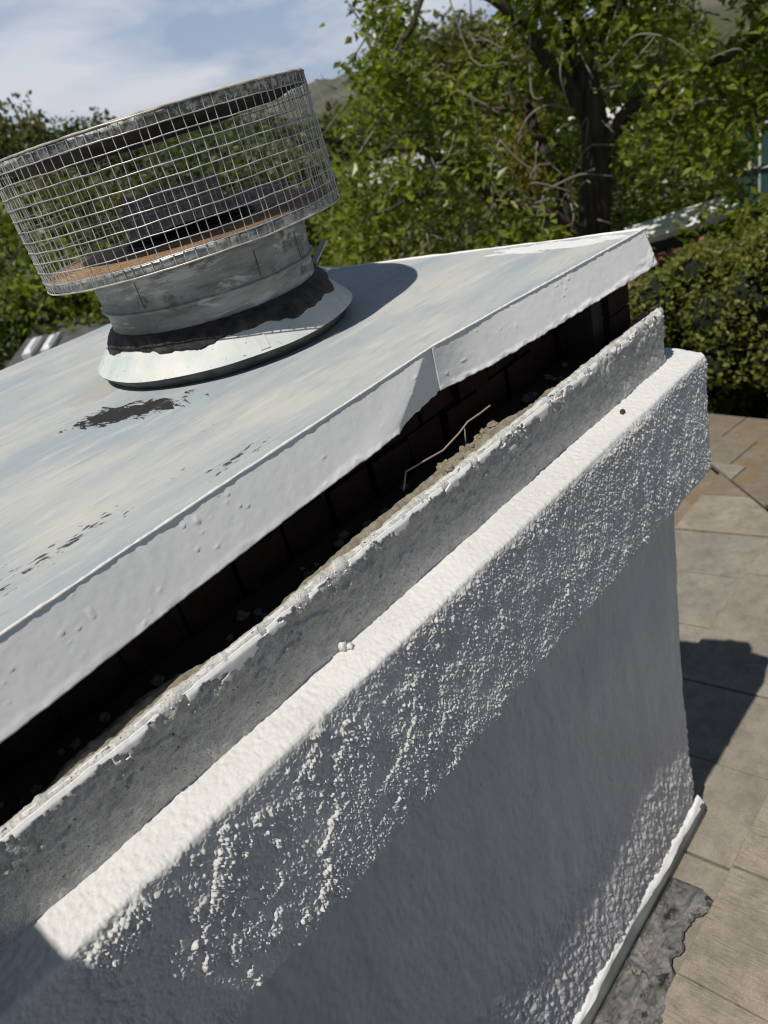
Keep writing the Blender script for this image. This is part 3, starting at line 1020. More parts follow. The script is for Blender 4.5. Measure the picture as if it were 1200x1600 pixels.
# tabs and flap of the flashing seam on the far side
mb = MB()
for a, r0, r1, z0_, z1_, wd in ((-0.28, 0.585, 0.70, -0.80, -0.845, 0.05), (-0.20, 0.61, 0.71, -0.79, -0.70, 0.03), (-0.14, 0.63, 0.70, -0.85, -0.86, 0.035)):
    ca, sa = math.cos(a), math.sin(a)
    P = []
    for dz in (0, 0.01):
        for (r_, z_, s_) in ((r0, z0_, -1), (r1, z1_, -1), (r1, z1_, 1), (r0, z0_, 1)):
            P.append((CX + r_ * ca - s_ * wd * sa, CY + r_ * sa + s_ * wd * ca, z_ + dz))
    mb.hexa(P)
mb.build('seam_tab', m_skirt, cap)
a = -1.93
ca, sa = math.cos(a), math.sin(a)
P = []
for dn in (0.003, 0.010):
    for (r_, z_, s_) in ((0.622, -0.877, -1), (0.668, -0.927, -1), (0.668, -0.927, 1), (0.622, -0.877, 1)):
        P.append((CX + (r_ + dn) * ca - s_ * 0.024 * sa, CY + (r_ + dn) * sa + s_ * 0.024 * ca, z_ + dn))
MB().hexa(P).build('patch', m_skirt, cap)

# ================================================================== spark arrestor
arr = thing('spark_arrestor', 'round wire mesh spark arrestor with flat lid on a weathered metal collar', 'spark arrestor', uu((2.165, 3.43, -0.8)))
TL = (-0.0143, 0.0334)
ZB = -0.4786
BX, BY = 2.1723, 3.4345
RB = 0.7450


def col_(A, I, r, z):
    return 0.003 * fbm2(np.cos(A) * 2, np.sin(A) * 2, 221, 3) + 0.002 * fbm2(np.cos(A) * 9, z * 9, 223, 3), 0 * r


V, Q = lathe([(0.532, -0.86), (0.533, -0.76), (0.534, -0.685), (0.541, -0.678), (0.547, -0.668), (0.547, -0.655), (0.541, -0.645), (0.544, -0.600), (0.548, -0.535), (0.556, -0.515), (0.556, -0.47), (0.40, -0.462)], dispr=col_)
MB().add(V, Q).build('collar', m_collar, arr, True)
mb = MB()
for k in range(8):          # lap seams of the collar
    aa = -2.75 + k * 0.52
    if k % 3 == 1:
        continue
    P = [(CX + (0.549 + 0.002 * (z > -0.6)) * math.cos(aa), CY + (0.549 + 0.002 * (z > -0.6)) * math.sin(aa), z) for z in np.linspace(-0.64, -0.52, 5)]
    mb.tube(P, 0.0022, 5)
mb.build('collar_seam', m_drip, arr, kind='stuff')
V, Q = lathe([(0.545, -0.652), (0.552, -0.656), (0.553, -0.662), (0.545, -0.668)])
MB().add(V, Q).build('collar_rib', m_collar, arr, True)

V, Q = lathe([(0.30, ZB + 0.052), (0.728, ZB + 0.046), (0.730, ZB + 0.036), (0.30, ZB + 0.030)], BX, BY, tilt=TL, z0=ZB)
MB().add(V, Q).build('base_plate', m_rust, arr, True)


def rim_(A, I, r, z):
    return 0.0025 * fbm2(np.cos(A) * 8, np.sin(A) * 8, 227, 3), 0.003 * fbm2(np.cos(A) * 9, np.sin(A) * 9, 229, 3)


V, Q = lathe([(0.727, ZB + 0.020), (0.731, ZB + 0.047), (0.737, ZB + 0.048), (0.739, ZB + 0.030), (0.738, ZB + 0.003), (0.70, ZB + 0.0)], BX, BY, dispr=rim_, tilt=TL, z0=ZB)
MB().add(V, Q).build('base_rim', m_galv, arr, True)
V, Q = lathe([(0.325, ZB + 0.02), (0.330, ZB + 0.062), (0.333, ZB + 0.068), (0.325, ZB + 0.068), (0.318, ZB - 0.2), (0.0001, ZB - 0.21)], BX, BY, tilt=TL, z0=ZB)
MB().add(V, Q).build('flue_lip', m_pipe, arr, True)
HT = 0.5539
ZT = ZB + HT
V, Q = lathe([(0.0001, ZT - 0.012), (0.715, ZT - 0.014), (0.728, ZT - 0.046), (0.734, ZT - 0.047), (0.740, ZT - 0.02), (0.741, ZT + 0.001), (0.725, ZT + 0.002)], BX, BY, dispr=rim_, tilt=TL, z0=ZB)
lid = MB().add(V, Q).build('lid', m_lid, arr, True)
V, Q = lathe([(0.743, ZT - 0.0005), (0.744, ZT + 0.004), (0.735, ZT + 0.0075), (0.60, ZT + 0.010), (0.0001, ZT + 0.014)], BX, BY, dispr=rim_, tilt=TL, z0=ZB)
MB().add(V, Q).build('lid_top', m_lidtop, lid, True)
V, Q = lathe([(0.0001, ZT - 0.095), (0.35, ZT - 0.092), (0.60, ZT - 0.075), (0.722, ZT - 0.042), (0.72, ZT - 0.030), (0.0001, ZT - 0.02)], BX, BY, tilt=TL, z0=ZB)
MB().add(V, Q).build('lid_underside', m_pipe, lid, True)

# wire mesh, welded grid of 12 rows
NW = 102
ROWS = 12


def cage(a, z):
    """point of the mesh surface at angle a, height 0..1"""
    r = RB + 0.0045 * fbm2(np.cos(a) * 3, np.sin(a) * 3 + z * 2, 231, 3) + 0.003 * fbm2(np.cos(a) * 14, np.sin(a) * 14 + z * 5, 233, 2) * np.sin(np.pi * np.clip(z, 0, 1))
    zz = ZB + z * HT
    return np.stack([BX + r * np.cos(a) + TL[0] * (zz - ZB), BY + r * np.sin(a) + TL[1] * (zz - ZB), zz - TL[0] * r * np.cos(a) - TL[1] * r * np.sin(a)], -1)


mb = MB()
aa = np.linspace(0, 2 * np.pi, 2 * NW, endpoint=False)
for k in range(ROWS + 1):
    zrow = k / ROWS + 0.004 * fbm2(np.cos(aa) * 5, np.sin(aa) * 5 + k * 3, 237, 3)
    P = cage(aa, zrow)
    P[:, :2] += (P[:, :2] - np.array([BX, BY])) * 0.004
    mb.tube(P, 0.0026 if 0 < k < ROWS else 0.0038, 5, closed=True)
zz = np.linspace(-0.004, 1.004, 26)
for k in range(NW):
    a0 = 2 * np.pi * (k + 0.12 * rng.standard_normal()) / NW
    P = cage(a0 + 0.004 * fbm2(zz * 4, 0 * zz + k * 1.7, 239, 2) + 0.012 * rng.standard_normal() * (zz - 0.5), zz)
    mb.tube(P, 0.0024, 5)
mb.build('wire_mesh', m_wire, arr, True, kind='stuff')

# ================================================================== loose bits
P = [(1.805, 2.0, -1.445), (1.84, 1.995, -1.372), (1.95, 1.995, -1.385), (2.083, 2.0, -1.404), (2.203, 2.0, -1.383), (2.274, 2.0, -1.362), (2.36, 1.995, -1.362), (2.445, 2.0, -1.364)]
P = np.array(P)
tt = np.linspace(0, len(P) - 1, 50)
P = np.stack([np.interp(tt, np.arange(len(P)), P[:, i]) for i in range(3)], 1)
mb = MB()
mb.tube(P, 0.0042, 6)
mb.tube([(2.245, 2.0, -1.37), (2.235, 1.995, -1.41), (2.232, 2.0, -1.455)], 0.0036, 6)
m_tie, t, b = mat('dull_tie_wire', (0.30, 0.25, 0.21), 0.7)
o = mb.build('bent_wire', m_tie, None, True)
o['label'] = 'thin bent rusty wire sticking out of the dark brick gap'
o['category'] = 'wire'

mb = MB()
lump(mb, (3.227, 1.793, -1.748), 0.016, 501, 0.7)
o = mb.build('debris_chip', m_tar, None, True)
o['label'] = 'small black chip lying on the sunlit ledge of the band'
o['category'] = 'debris'
mb = MB()
lump(mb, (1.195, 1.862, -1.735), 0.020, 505, 1.2)
lump(mb, (1.215, 1.845, -1.742), 0.015, 507, 0.8)
mb.build('plaster_lump', m_stucco, chimney, True)

# ================================================================== roof of the house
house = thing('house', 'house roof of flat wood-grained concrete tiles around the chimney', 'house', (3.0, 0.5, 2.0))
KS = 0.21


def zroof(x, y):
    return -5.86 - KS * (y - 1.8)


HIPC = 5.99                       # hip: x - y = HIPC


def zroof2(x, y):
    return -5.86 - KS * (x - HIPC - 1.8)


walls = MB()
walls.box((0.6, -3.5, 1.8), (4.45, 2.3, 4.35))
walls.build('house_wall', m_plaster, house, False, units=False)
deck = MB()
deck.add([(-4, -6, zroof(0, -6) - 0.05), (HIPC - 6, -6, zroof(0, -6) - 0.05), (HIPC + 7.0, 7.0, zroof(0, 7.0) - 0.05), (-4, 7.0, zroof(0, 7.0) - 0.05)], [(0, 1, 2, 3)])
deck.add([(HIPC - 6, -6, zroof(0, -6) - 0.05), (13.0, -6, zroof2(13.0, 0) - 0.05), (13.0, 7.0, zroof2(13.0, 0) - 0.05), (HIPC + 7.0, 7.0, zroof(0, 7.0) - 0.05)], [(0, 1, 2, 3)])
roof = deck.build('roof', m_deck, house)


def clip(poly, a, b_, c_):
    """keep a*x+b*y<=c"""
    o_ = []
    n = len(poly)
    for i in range(n):
        p, q = poly[i], poly[(i + 1) % n]
        dp, dq = a * p[0] + b_ * p[1] - c_, a * q[0] + b_ * q[1] - c_
        if dp <= 0:
            o_.append(p)
        if dp * dq < 0:
            s_ = dp / (dp - dq)
            o_.append((p[0] + s_ * (q[0] - p[0]), p[1] + s_ * (q[1] - p[1])))
    return o_


def tile(poly, zf, m, lift):
    if len(poly) < 3:
        return
    n = len(poly)
    V = [(x, y, zf(x, y) + lift(x, y)) for x, y in poly] + [(x, y, zf(x, y) + lift(x, y) - 0.075) for x, y in poly]
    me = bpy.data.meshes.new('roof_tile')
    F = [tuple(range(n)), tuple(range(2 * n - 1, n - 1, -1))] + [(i, i + n, (i + 1) % n + n, (i + 1) % n) for i in range(n)]
    W_ = uu(V) - base_of(roof)
    me.from_pydata([tuple(p) for p in W_], [], F)
    me.update()
    o = link('roof_tile', me, m, roof)
    bv = o.modifiers.new('worn_edge', 'BEVEL')
    bv.width = 0.0035
    bv.segments = 2
    bv.limit_method = 'ANGLE'
    return o


r2 = np.random.default_rng(5)
TW, TLN = 0.955, 1.31
for j in range(-5, 5):
    ya, yb_ = 1.40 + (j - 1) * TLN, 1.40 + j * TLN
    for i_ in range(-5, 13):
        xa = 3.585 + i_ * TW + 0.01 * r2.standard_normal()
        xb = 3.585 + (i_ + 1) * TW - 0.022
        jag = 0.012 * r2.standard_normal()
        poly = [(xa, ya), (xb, ya), (xb, yb_ + jag), (xa, yb_ + jag * 0.5)]
        poly = clip(poly, 1, -1, HIPC - 0.05)
        if not poly:
            continue
        cx0, cy0 = np.mean(poly, 0)
        if -0.7 < cx0 < 3.4 and 2.3 < cy0 < 4.6:
            continue
        q = r2.random()
        if j <= 0:
            m = m_tiles[0]
        elif j == 1:
            m = m_tiles[1] if i_ < 4 else m_tiles[1]
        else:
            m = m_tiles[2] if (i_ < 5 and q < 0.75) else (m_tiles[3] if q < 0.8 else m_tiles[0])
        tlt = 0.010 * r2.standard_normal()
        tile(poly, zroof, m, lambda x, y, ya=ya, yb_=yb_, xa=xa, tlt=tlt: 0.002 + 0.085 * (y - ya) / (yb_ - ya) + tlt * (x - xa))
for i_ in range(-1, 6):
    xa, xb = 13.05 - (i_ + 1) * TLN, 13.05 - i_ * TLN
    for j in range(-4, 8):
        ya, yb_ = j * TW + 0.3 * (i_ % 2), (j + 1) * TW - 0.02 + 0.3 * (i_ % 2)
        if i_ < 0:
            continue
        poly = clip([(xa, ya), (xb, ya), (xb, yb_), (xa, yb_)], -1, 1, -HIPC - 0.04)
        if not poly or len(poly) < 3:
            continue
        q = r2.random()
        tile(poly, zroof2, m_tiles[3] if q < 0.7 else m_tiles[1], lambda x, y, xa=xa: 0.002 + 0.06 * (x - xa) / TLN)

# crumpled roofing sealant beside the flashing
xs = np.linspace(0.6, 3.30, 300)
v = np.linspace(0, 1, 60)
XX, VV = np.meshgrid(xs, v, indexing='ij')
yi = np.interp(xs, [0.6, 2.1, 2.3, 2.6, 2.9, 3.3], [1.75, 1.745, 1.745, 1.745, 1.745, 1.74]) + 0.012 * fbm2(xs * 12, 0 * xs, 601, 3)
yo = np.interp(xs, [0.6, 2.1, 2.4, 2.75, 3.05, 3.15, 3.22, 3.3], [1.30, 1.34, 1.37, 1.47, 1.47, 1.40, 1.40, 1.52]) + 0.022 * fbm2(xs * 9, 0 * xs, 603, 4, 0.6)
Yp = yi[:, None] + VV * (yo - yi)[:, None]
edge_ = smooth(0, 0.10, VV) * smooth(1, 0.94, VV) * smooth(3.30, 3.26, XX)
Zp = zroof(XX, Yp) + 0.06 + edge_ * (0.022 + 0.026 * np.abs(fbm2(XX * 8 + 2 * fbm2(XX * 3, Yp * 3, 605, 2), Yp * 14, 607, 4, 0.6)))
o = MB().add(np.stack([XX, Yp, Zp], -1).reshape(-1, 3), grid(300, 60)[:, ::-1]).build('sealant_patch', m_sealant, roof, True)
o['label'] = 'crumpled grey roofing sealant smeared beside the flashing'
mb = MB()
for k, (xx, yy, r_) in enumerate(((2.44, 1.665, 0.018), (2.47, 1.65, 0.012), (2.60, 1.66, 0.022), (2.62, 1.64, 0.012), (2.75, 1.655, 0.012))):
    lump(mb, (xx, yy, zroof(xx, yy) + 0.11), r_, 700 + k, 0.6)
mb.build('paint_chips', m_mortar, roof, False, kind='stuff')

# ================================================================== plants
def leaves(P, size, seed, up=0.5, aspect=0.42, droop=0.0):
    """one folded diamond leaf per point"""
    r = np.random.default_rng(seed)
    n = len(P)
    a = r.uniform(0, 2 * np.pi, n)
    el = r.normal(-droop, 0.55, n)
    D = np.stack([np.cos(a) * np.cos(el), np.sin(a) * np.cos(el), np.sin(el)], 1)
    Nn = r.standard_normal((n, 3)) * 0.75 + np.array([0, 0, up * 1.6])
    Sd = np.cross(D, Nn)
    Sd /= np.linalg.norm(Sd, axis=1)[:, None] + 1e-9
    up_ = np.cross(Sd, D)
    s = (size * r.uniform(0.5, 1.45, n))[:, None]
    wv = s * aspect * 0.5
    V = np.stack([P, P + D * s * 0.45 + Sd * wv + up_ * s * 0.06, P + D * s - up_ * s * 0.08, P + D * s * 0.45 - Sd * wv + up_ * s * 0.06], 1)
    return V.reshape(-1, 3), np.arange(4 * n).reshape(n, 4)


def at(az, el, d):
    a, e = math.radians(az), math.radians(el)
    return np.array([d * math.cos(a), d * math.sin(a), H + d * math.tan(e)])


# -- big tree right behind the chimney
bt_base = at(30.2, -30, 9.3)
bt_base[2] = 2.0
big = thing('tree', 'big leafy tree with dark forked trunk and bare pale twigs behind the chimney cap', 'tree', tuple(bt_base))


def bez(pts, n=24):
    pts = np.asarray(pts, float)
    t_ = np.linspace(0, len(pts) - 1, n)
    P = np.stack([np.interp(t_, np.arange(len(pts)), pts[:, i]) for i in range(pts.shape[1])], 1)
    k = np.array([0.25, 0.5, 0.25])
    for _ in range(3):
        P[1:-1] = 0.25 * P[:-2] + 0.5 * P[1:-1] + 0.25 * P[2:]
    return P


D0 = 9.3
trunk_p = [at(30.2, -30, D0) * [1, 1, 0] + [0, 0, 2.0], at(30.1, -18, D0), at(30.0, -12.8, D0), at(29.4, -9, D0), at(29.2, -6.3, D0), at(29.6, -3, D0), at(30.2, 1.2, D0 - .1), at(30.3, 6, D0), at(29, 11, D0)]
mb = MB()
mb.tube(bez(trunk_p, 40), np.interp(np.linspace(0, 1, 40), [0, 0.3, 0.6, 1], [0.27, 0.17, 0.13, 0.05]), 12)
mb.build('trunk', m_bark, big, True, units=False)
limbs = [
    ([at(29.4, -6.0, D0), at(30.9, -2.6, D0 - .2), at(32.3, -1.0, D0 - .4), at(33.5, 1.0, D0 - .5), at(34.7, 2.4, D0 - .6), at(37, 4.5, D0 - .6), at(39, 8, D0 - .5)], 0.085, 0.03),
    ([at(30.3, -13.5, D0), at(32.3, -10.9, D0 - .3), at(34.9, -10.3, D0 - .6), at(36.9, -8.7, D0 - .8), at(38.5, -6.5, D0 - .9), at(41, -4.6, D0 - .9), at(43.6, -4.2, D0 - 1)], 0.085, 0.02),
    ([at(31.8, -22, D0 + .2), at(31.7, -15, D0 + .15), at(31.6, -11.5, D0 + .1), at(32.4, -7.5, D0 + .3), at(33.5, -4.0, D0 + .5), at(35, -1, D0 + .6)], 0.12, 0.04),
    ([at(29.3, -8.0, D0), at(27.0, -5.5, D0 - .2), at(24.4, -4.5, D0 - .4), at(21.5, -4.2, D0 - .5), at(19, -3.2, D0 - .6)], 0.075, 0.02),
    ([at(29.6, -3.0, D0), at(27.6, -0.2, D0 + .2), at(25.2, 2.6, D0 + .4), at(22, 5.0, D0 + .4)], 0.07, 0.025),
    ([at(38.5, -6.5, D0 - .9), at(40.5, -7.5, D0 - 1.1), at(43, -8.2, D0 - 1.2), at(46, -8.4, D0 - 1.2)], 0.04, 0.012),
    ([at(37, 4.5, D0 - .6), at(39.5, 2.8, D0 - .8), at(41.2, 0.6, D0 - 1), at(41.5, -2.5, D0 - 1.0)], 0.035, 0.012),
    ([at(33.5, -4, D0 + .5), at(36.5, -3.6, D0 + .4), at(39.5, -2.5, D0 + .2)], 0.04, 0.012)]
for pts, r0, r1 in limbs:
    mb = MB()
    P = bez(pts, 26)
    P = P + 0.03 * np.stack([fbm2(np.arange(26) * 0.35, 0 * np.arange(26) + k, int(r0 * 1e4) + k, 2) for k in range(3)], 1)
    mb.tube(P, np.linspace(r0, r1, 26), 8)
    mb.build('limb', m_bark, big, True, units=False)
# bare pale twigs
rt = np.random.default_rng(77)
mb = MB()
twigs = [[at(30.5, -5.0, D0 - .7), at(32, -4.1, D0 - .9), at(33.6, -4.6, D0 - 1), at(34.5, -6.2, D0 - 1), at(34.0, -7.4, D0 - 1)],
         [at(35.5, -5.6, D0 - 1.1), at(34.4, -7.2, D0 - 1.1), at(33.2, -8.2, D0 - 1.1)],
         [at(36.5, -8.2, D0 - 1), at(36.6, -9.6, D0 - 1), at(37.3, -10.6, D0 - 1)],
         [at(39.8, -6.8, D0 - 1), at(41, -8, D0 - 1), at(42.5, -9.3, D0 - 1)],
         [at(28.3, -3.0, D0 - .9), at(26.5, -1.5, D0 - 1.1), at(24.8, -2.0, D0 - 1.2), at(23.0, -3.6, D0 - 1.2)],
         [at(28, -8.5, D0 - .9), at(26.4, -8.0, D0 - 1), at(25.6, -9.2, D0 - 1), at(25.9, -10.4, D0 - 1)],
         [at(37.8, -2.0, D0 - 1), at(36.2, -3.2, D0 - 1), at(35.2, -4.1, D0 - 1)],
         [at(24.5, -6.5, D0 - .9), at(22.4, -6.0, D0 - 1), at(20.6, -6.6, D0 - 1)],
         [at(33.0, -9.4, D0 - .9), at(30.5, -8.8, D0 - 1), at(28.4, -9.4, D0 - 1)]]
for pts in twigs:
    mb.tube(bez(pts, 18), np.linspace(0.012, 0.004, 18), 6)
for k in range(150):
    az, el = rt.uniform(19, 46), rt.uniform(-12, 4)
    p0 = at(az, el, D0 + rt.uniform(-1.2, .6))
    p1 = p0 + rt.normal(0, 0.22, 3)
    p2 = p1 + rt.normal(0, 0.2, 3) - [0, 0, 0.1]
    mb.tube(bez([p0, p1, p2], 9), np.linspace(0.010, 0.004, 9), 5)
mb.build('bare_twigs', m_twig, big, True, units=False, kind='stuff')


def crown_ok(az, el, rnd):
    """outline of the leafy crown seen from the house side"""
    lim = np.interp(el, [-14, -10, -7, -4, -1, 1.5, 4, 8, 13], [48.5, 49, 47.6, 45.2, 44.3, 43.2, 41.2, 39, 33])
    lim = lim + 0.8 * math.sin(el * 2.1) + 0.5 * math.sin(el * 5.3 + 1)
    return az < lim


# sprays: short twigs bearing leaves, hanging in tiers
sprays = []
while len(sprays) < 1500:
    az, el = rt.uniform(14, 49), rt.uniform(-15, 10) if rt.random() < 0.9 else rt.uniform(8, 14)
    if not crown_ok(az, el, rt):
        continue
    dd = D0 + rt.uniform(-1.6, 1.9)
    p = at(az, el, dd)
    n_ = vn(p[0] * 1.35, p[1] * 1.35, p[2] * 1.5, 901) + 0.5 * vn(p[0] * 3.0, p[1] * 3.0, p[2] * 3.0, 903)
    bias = 0.24
    if az > 31 and -9.5 < el < 0.5 and az < 41:
        bias = 0.60            # the open middle of the crown
    if el > 0.6 and 34 < az < 40.5:
        bias = 0.85
    if abs(az - 30) < 2.2 and -13 < el < -2:
        if dd < D0:
            bias = 0.75
    if az > 40.5 and el > -3:
        bias = -0.25
    if n_ < bias - 0.25:
        continue
    if az < 20.4 and -12.6 < el < -7.2:
        continue
    sprays.append((p, n_))
LP = []
for p, n_ in sprays:
    m_ = int(rt.integers(16, 34))
    ax_ = rt.normal(0, 1, 3) * [1, 1, 0.6]
    ax_ /= np.linalg.norm(ax_)
    tpar = rt.uniform(-1, 1, m_)[:, None]
    LP.append(p + ax_ * tpar * 0.24 + rt.normal(0, 0.075, (m_, 3)) - np.array([0, 0, 0.10]) * tpar ** 2)
LP = np.vstack(LP)
V, Q = leaves(LP, 0.106, 905, 0.7, 0.55, 0.2)
obj('crown', V, Q, m_leaf_big, big, False)

# -- dense hedge past the eaves
hedge = thing('hedge', 'dense rounded green hedge just beyond the roof eaves at right', 'hedge', (5.7, 2.2, 1.8))
rh = np.random.default_rng(88)
PH = []
blobs = []
for k in range(230):
    y = rh.uniform(0.0, 4.2)
    x = 5.55 + rh.uniform(-0.15, 1.6)
    az = math.degrees(math.atan2(y, x))
    topel = np.interp(az, [0, 18, 22, 25, 27, 30, 40], [-13.0, -13.4, -14.4, -15.6, -16.6, -20, -22])
    ztop = H + math.hypot(x, y) * math.tan(math.radians(topel))
    r_ = rh.uniform(0.16, 0.32)
    z = ztop - r_ - (rh.random() ** 2) * 1.5
    blobs.append((x, y, z, r_))
for x, y, z, r_ in blobs:
    n = 620
    d = rh.standard_normal((n, 3))
    d /= np.linalg.norm(d, axis=1)[:, None]
    rad = r_ * (0.80 + 0.28 * rh.random(n) ** 0.6) * (1 + 0.22 * vn(d[:, 0] * 2.4 + x * 3, d[:, 1] * 2.4 + y * 3, d[:, 2] * 2.4, 911))
    PH.append(np.array([x, y, z]) + d * rad[:, None])
PH = np.vstack(PH)
V, Q = leaves(PH, 0.046, 913, 0.5, 0.6)
obj('foliage', V, Q, m_leaf_hedge, hedge, False)
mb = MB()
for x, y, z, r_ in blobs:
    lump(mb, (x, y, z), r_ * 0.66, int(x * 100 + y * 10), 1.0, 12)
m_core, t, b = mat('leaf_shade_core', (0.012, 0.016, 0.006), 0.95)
mb.build('shade_lumps', m_core, hedge, True, units=False)  # dark lumps standing in for the shade between the leaves


# -- trees further off: a few crowns, shared as mesh data
def far_crown(seed, hgt, rad, nl, size, kind):
    r = np.random.default_rng(seed)
    P = []
    nb = 34
    for k in range(nb):
        t_ = r.random() ** 0.8
        zc = hgt * (0.28 + 0.66 * t_)
        if kind == 'cone':
            rr_ = rad * (1.02 - t_) * 0.75
            br = 0.34 * rad * (1.15 - t_)
        else:
            rr_ = rad * 0.78 * math.sqrt(max(0.05, 1 - ((t_ - 0.38) / 0.66) ** 2))
            br = rad * r.uniform(0.22, 0.38)
        a = r.uniform(0, 2 * np.pi)
        q = math.sqrt(r.random())
        c = np.array([rr_ * q * math.cos(a), rr_ * q * math.sin(a), zc])
        n = nl // nb
        d = r.standard_normal((n, 3))
        d /= np.linalg.norm(d, axis=1)[:, None]
        rd = br * (0.6 + 0.5 * r.random(n)) * (1 + 0.3 * vn(d[:, 0] * 2 + k, d[:, 1] * 2, d[:, 2] * 2, seed))
        P.append(c + d * rd[:, None] * [1, 1, 0.85])
    V, Q = leaves(np.vstack(P), size, seed + 1, 0.4, 0.6)
    return V, Q


VAR = {}


def get_var(kind, mname):
    key = (kind, mname)
    if key not in VAR:
        spec = dict(round=(31, 9, 3.6, 32000, 0.19), tall=(32, 12, 3.0, 32000, 0.19), cone=(33, 12, 1.15, 16000, 0.16), shrub=(34, 4.0, 2.6, 20000, 0.13))[kind]
        V, Q = far_crown(spec[0], spec[1], spec[2], spec[3], spec[4], kind)
        me = mesh_np('crown', V, Q, False)
        me.materials.append(LEAVES[mname])
        mb = MB()
        mb.tube([(0, 0, -3), (0.05, 0, spec[1] * 0.3), (-0.05, 0.1, spec[1] * 0.6), (0, 0, spec[1] * 0.85)], [0.28, 0.22, 0.14, 0.04], 7)
        for k in range(5):
            a = k * 1.3
            mb.tube([(0, 0, spec[1] * (0.25 + 0.08 * k)), (spec[2] * 0.35 * math.cos(a), spec[2] * 0.35 * math.sin(a), spec[1] * (0.4 + 0.08 * k)), (spec[2] * 0.6 * math.cos(a), spec[2] * 0.6 * math.sin(a), spec[1] * (0.52 + 0.08 * k))], [0.12, 0.08, 0.03], 5)
        tm = mesh_np('trunk', np.vstack(mb.V), np.vstack(mb.Q), True)
        tm.materials.append(m_bark)
        VAR[key] = (me, tm, spec[1])
    return VAR[key]


def far_tree(name, az, el_top, d, kind, mname, label, group=None, wide=1.0, cat='tree'):
    me, tm, hh = get_var(kind, mname)
    p = at(az, el_top, d)
    g = float(terrain(np.array(p[0]), np.array(p[1])))
    s = max(0.35, (p[2] - g) / (hh * 0.985))
    o = thing(name, label, cat, (p[0], p[1], g), group)
    o.scale = (s * wide, s * wide, s)
    o.rotation_euler = (0, 0, (az * 7.13) % 6.28)
    for nm, mm in (('crown', me), ('trunk', tm)):
        link(nm, mm, None, o)
    return o


far_tree('tree', 67.0, 2.9, 26, 'round', 'olive', 'tall rounded olive green tree at the left edge of the photo', wide=0.62)
far_tree('tree', 62.3, 1.3, 33, 'round', 'dark', 'small dark tree top just right of the rounded olive tree')
far_tree('cypress_tree', 46.35, -0.2, 48, 'cone', 'dark', 'slim pointed dark cypress right of the wire mesh', cat='cypress', wide=0.8)
far_tree('tree', 39.0, 1.2, 30, 'round', 'olive', 'hazy olive green tree seen through the gap in the big tree crown', wide=1.2)
far_tree('shrub', 34.6, -6.0, 22, 'shrub', 'yellow', 'yellow flowering shrub glimpsed through the big tree', cat='shrub', wide=0.35)
rf = np.random.default_rng(99)
for az, el, d, kd, mn, wd, lab in (
    (51.0, -3.2, 25.7, 'round', 'olive', 1.15, 'dull olive tree seen through the right edge of the wire mesh'),
    (53.1, -3.0, 21.2, 'round', 'olive', 1.14, 'broad olive tree filling the right half of the view through the mesh'),
    (55.7, -1.6, 22.5, 'round', 'dark', 1.01, 'dark tree low at the right of the view through the mesh'),
    (61.2, -2.8, 22.9, 'round', 'olive', 1.10, 'olive green tree seen through the mesh left of the dark roof'),
    (62.5, -4.4, 17.9, 'round', 'dark', 0.95, 'dark tree seen through the lower left of the wire mesh'),
    (66.7, -2.4, 22.2, 'round', 'bright', 1.21, 'fresh green tree against the left rim of the wire mesh'),
    (69.2, -1.4, 22.2, 'round', 'olive', 1.19, 'dull olive tree seen through the upper left of the wire mesh'),
    (71.3, -2.1, 20.7, 'tall', 'olive', 0.92, 'tall olive tree at the left edge below the mesh lid'),
    (54.9, -0.2, 55.3, 'round', 'dark', 0.96, 'far dark treetop seen through the mesh just under the lid'),
    (58.9, 0.2, 43.6, 'round', 'bright', 1.19, 'far green treetop seen through the mesh left of its middle'),
    (63.2, -1.2, 32.6, 'round', 'olive', 1.10, 'far olive treetop seen through the left third of the mesh'),
    (31.0, -2.6, 34.5, 'round', 'dark', 1.20, 'dark tree directly behind the upper trunk of the big tree'),
    (44.8, -2.2, 41.1, 'round', 'olive', 0.92, 'far olive treetop glimpsed low in the left part of the big crown'),
    (42.5, -1.7, 55.2, 'round', 'dark', 1.22, 'far dark treetop glimpsed through the left part of the big crown'),
    (31.1, -6.4, 23.8, 'round', 'olive', 1.19, 'olive tree right of the lower trunk of the big tree'),
    (32.3, -5.8, 23.2, 'round', 'dark', 1.04, 'dark tree left of the lower trunk of the big tree'),
    (38.9, -5.7, 18.6, 'tall', 'dark', 1.27, 'tall dark tree behind the bare twigs of the big tree'),
    (41.8, -7.1, 18.6, 'round', 'olive', 1.29, 'olive tree low behind the yellow flowering shrub'),
    (19.8, -3.7, 47.0, 'round', 'bright', 1.17, 'far green tree at the right edge above the court fence'),
    (20.8, -3.6, 43.6, 'round', 'olive', 1.17, 'olive tree above the green court fence near the right edge'),
    (23.7, -0.7, 43.9, 'tall', 'bright', 0.98, 'tall green tree at the top right behind the big crown'),
    (27.2, -0.5, 40.7, 'round', 'bright', 1.30, 'broad green tree behind the upper right of the big crown'),
    (28.6, -1.6, 39.4, 'round', 'bright', 0.91, 'smaller green tree just right of the upper trunk of the big tree'),
    (47.2, -2.2, 34.8, 'round', 'dark', 1.26, 'dark treetop beside the pointed cypress'),
    (49.7, -2.3, 26.8, 'round', 'dark', 1.19, 'broad dark tree between the wire mesh and the big tree'),
    (50.9, -1.2, 36.3, 'round', 'olive', 1.01, 'far olive treetop seen through the mesh right of its middle'),
    (53.8, -0.9, 29.9, 'round', 'dark', 1.19, 'dark green tree seen through the middle of the wire mesh'),
    (56.5, -2.6, 27.0, 'tall', 'dark', 1.25, 'dark tree just above the dark roof seen through the mesh')):
    far_tree('tree', az, el, d, kd, mn, lab, 'trees in the valley behind the chimney', wide=wd)
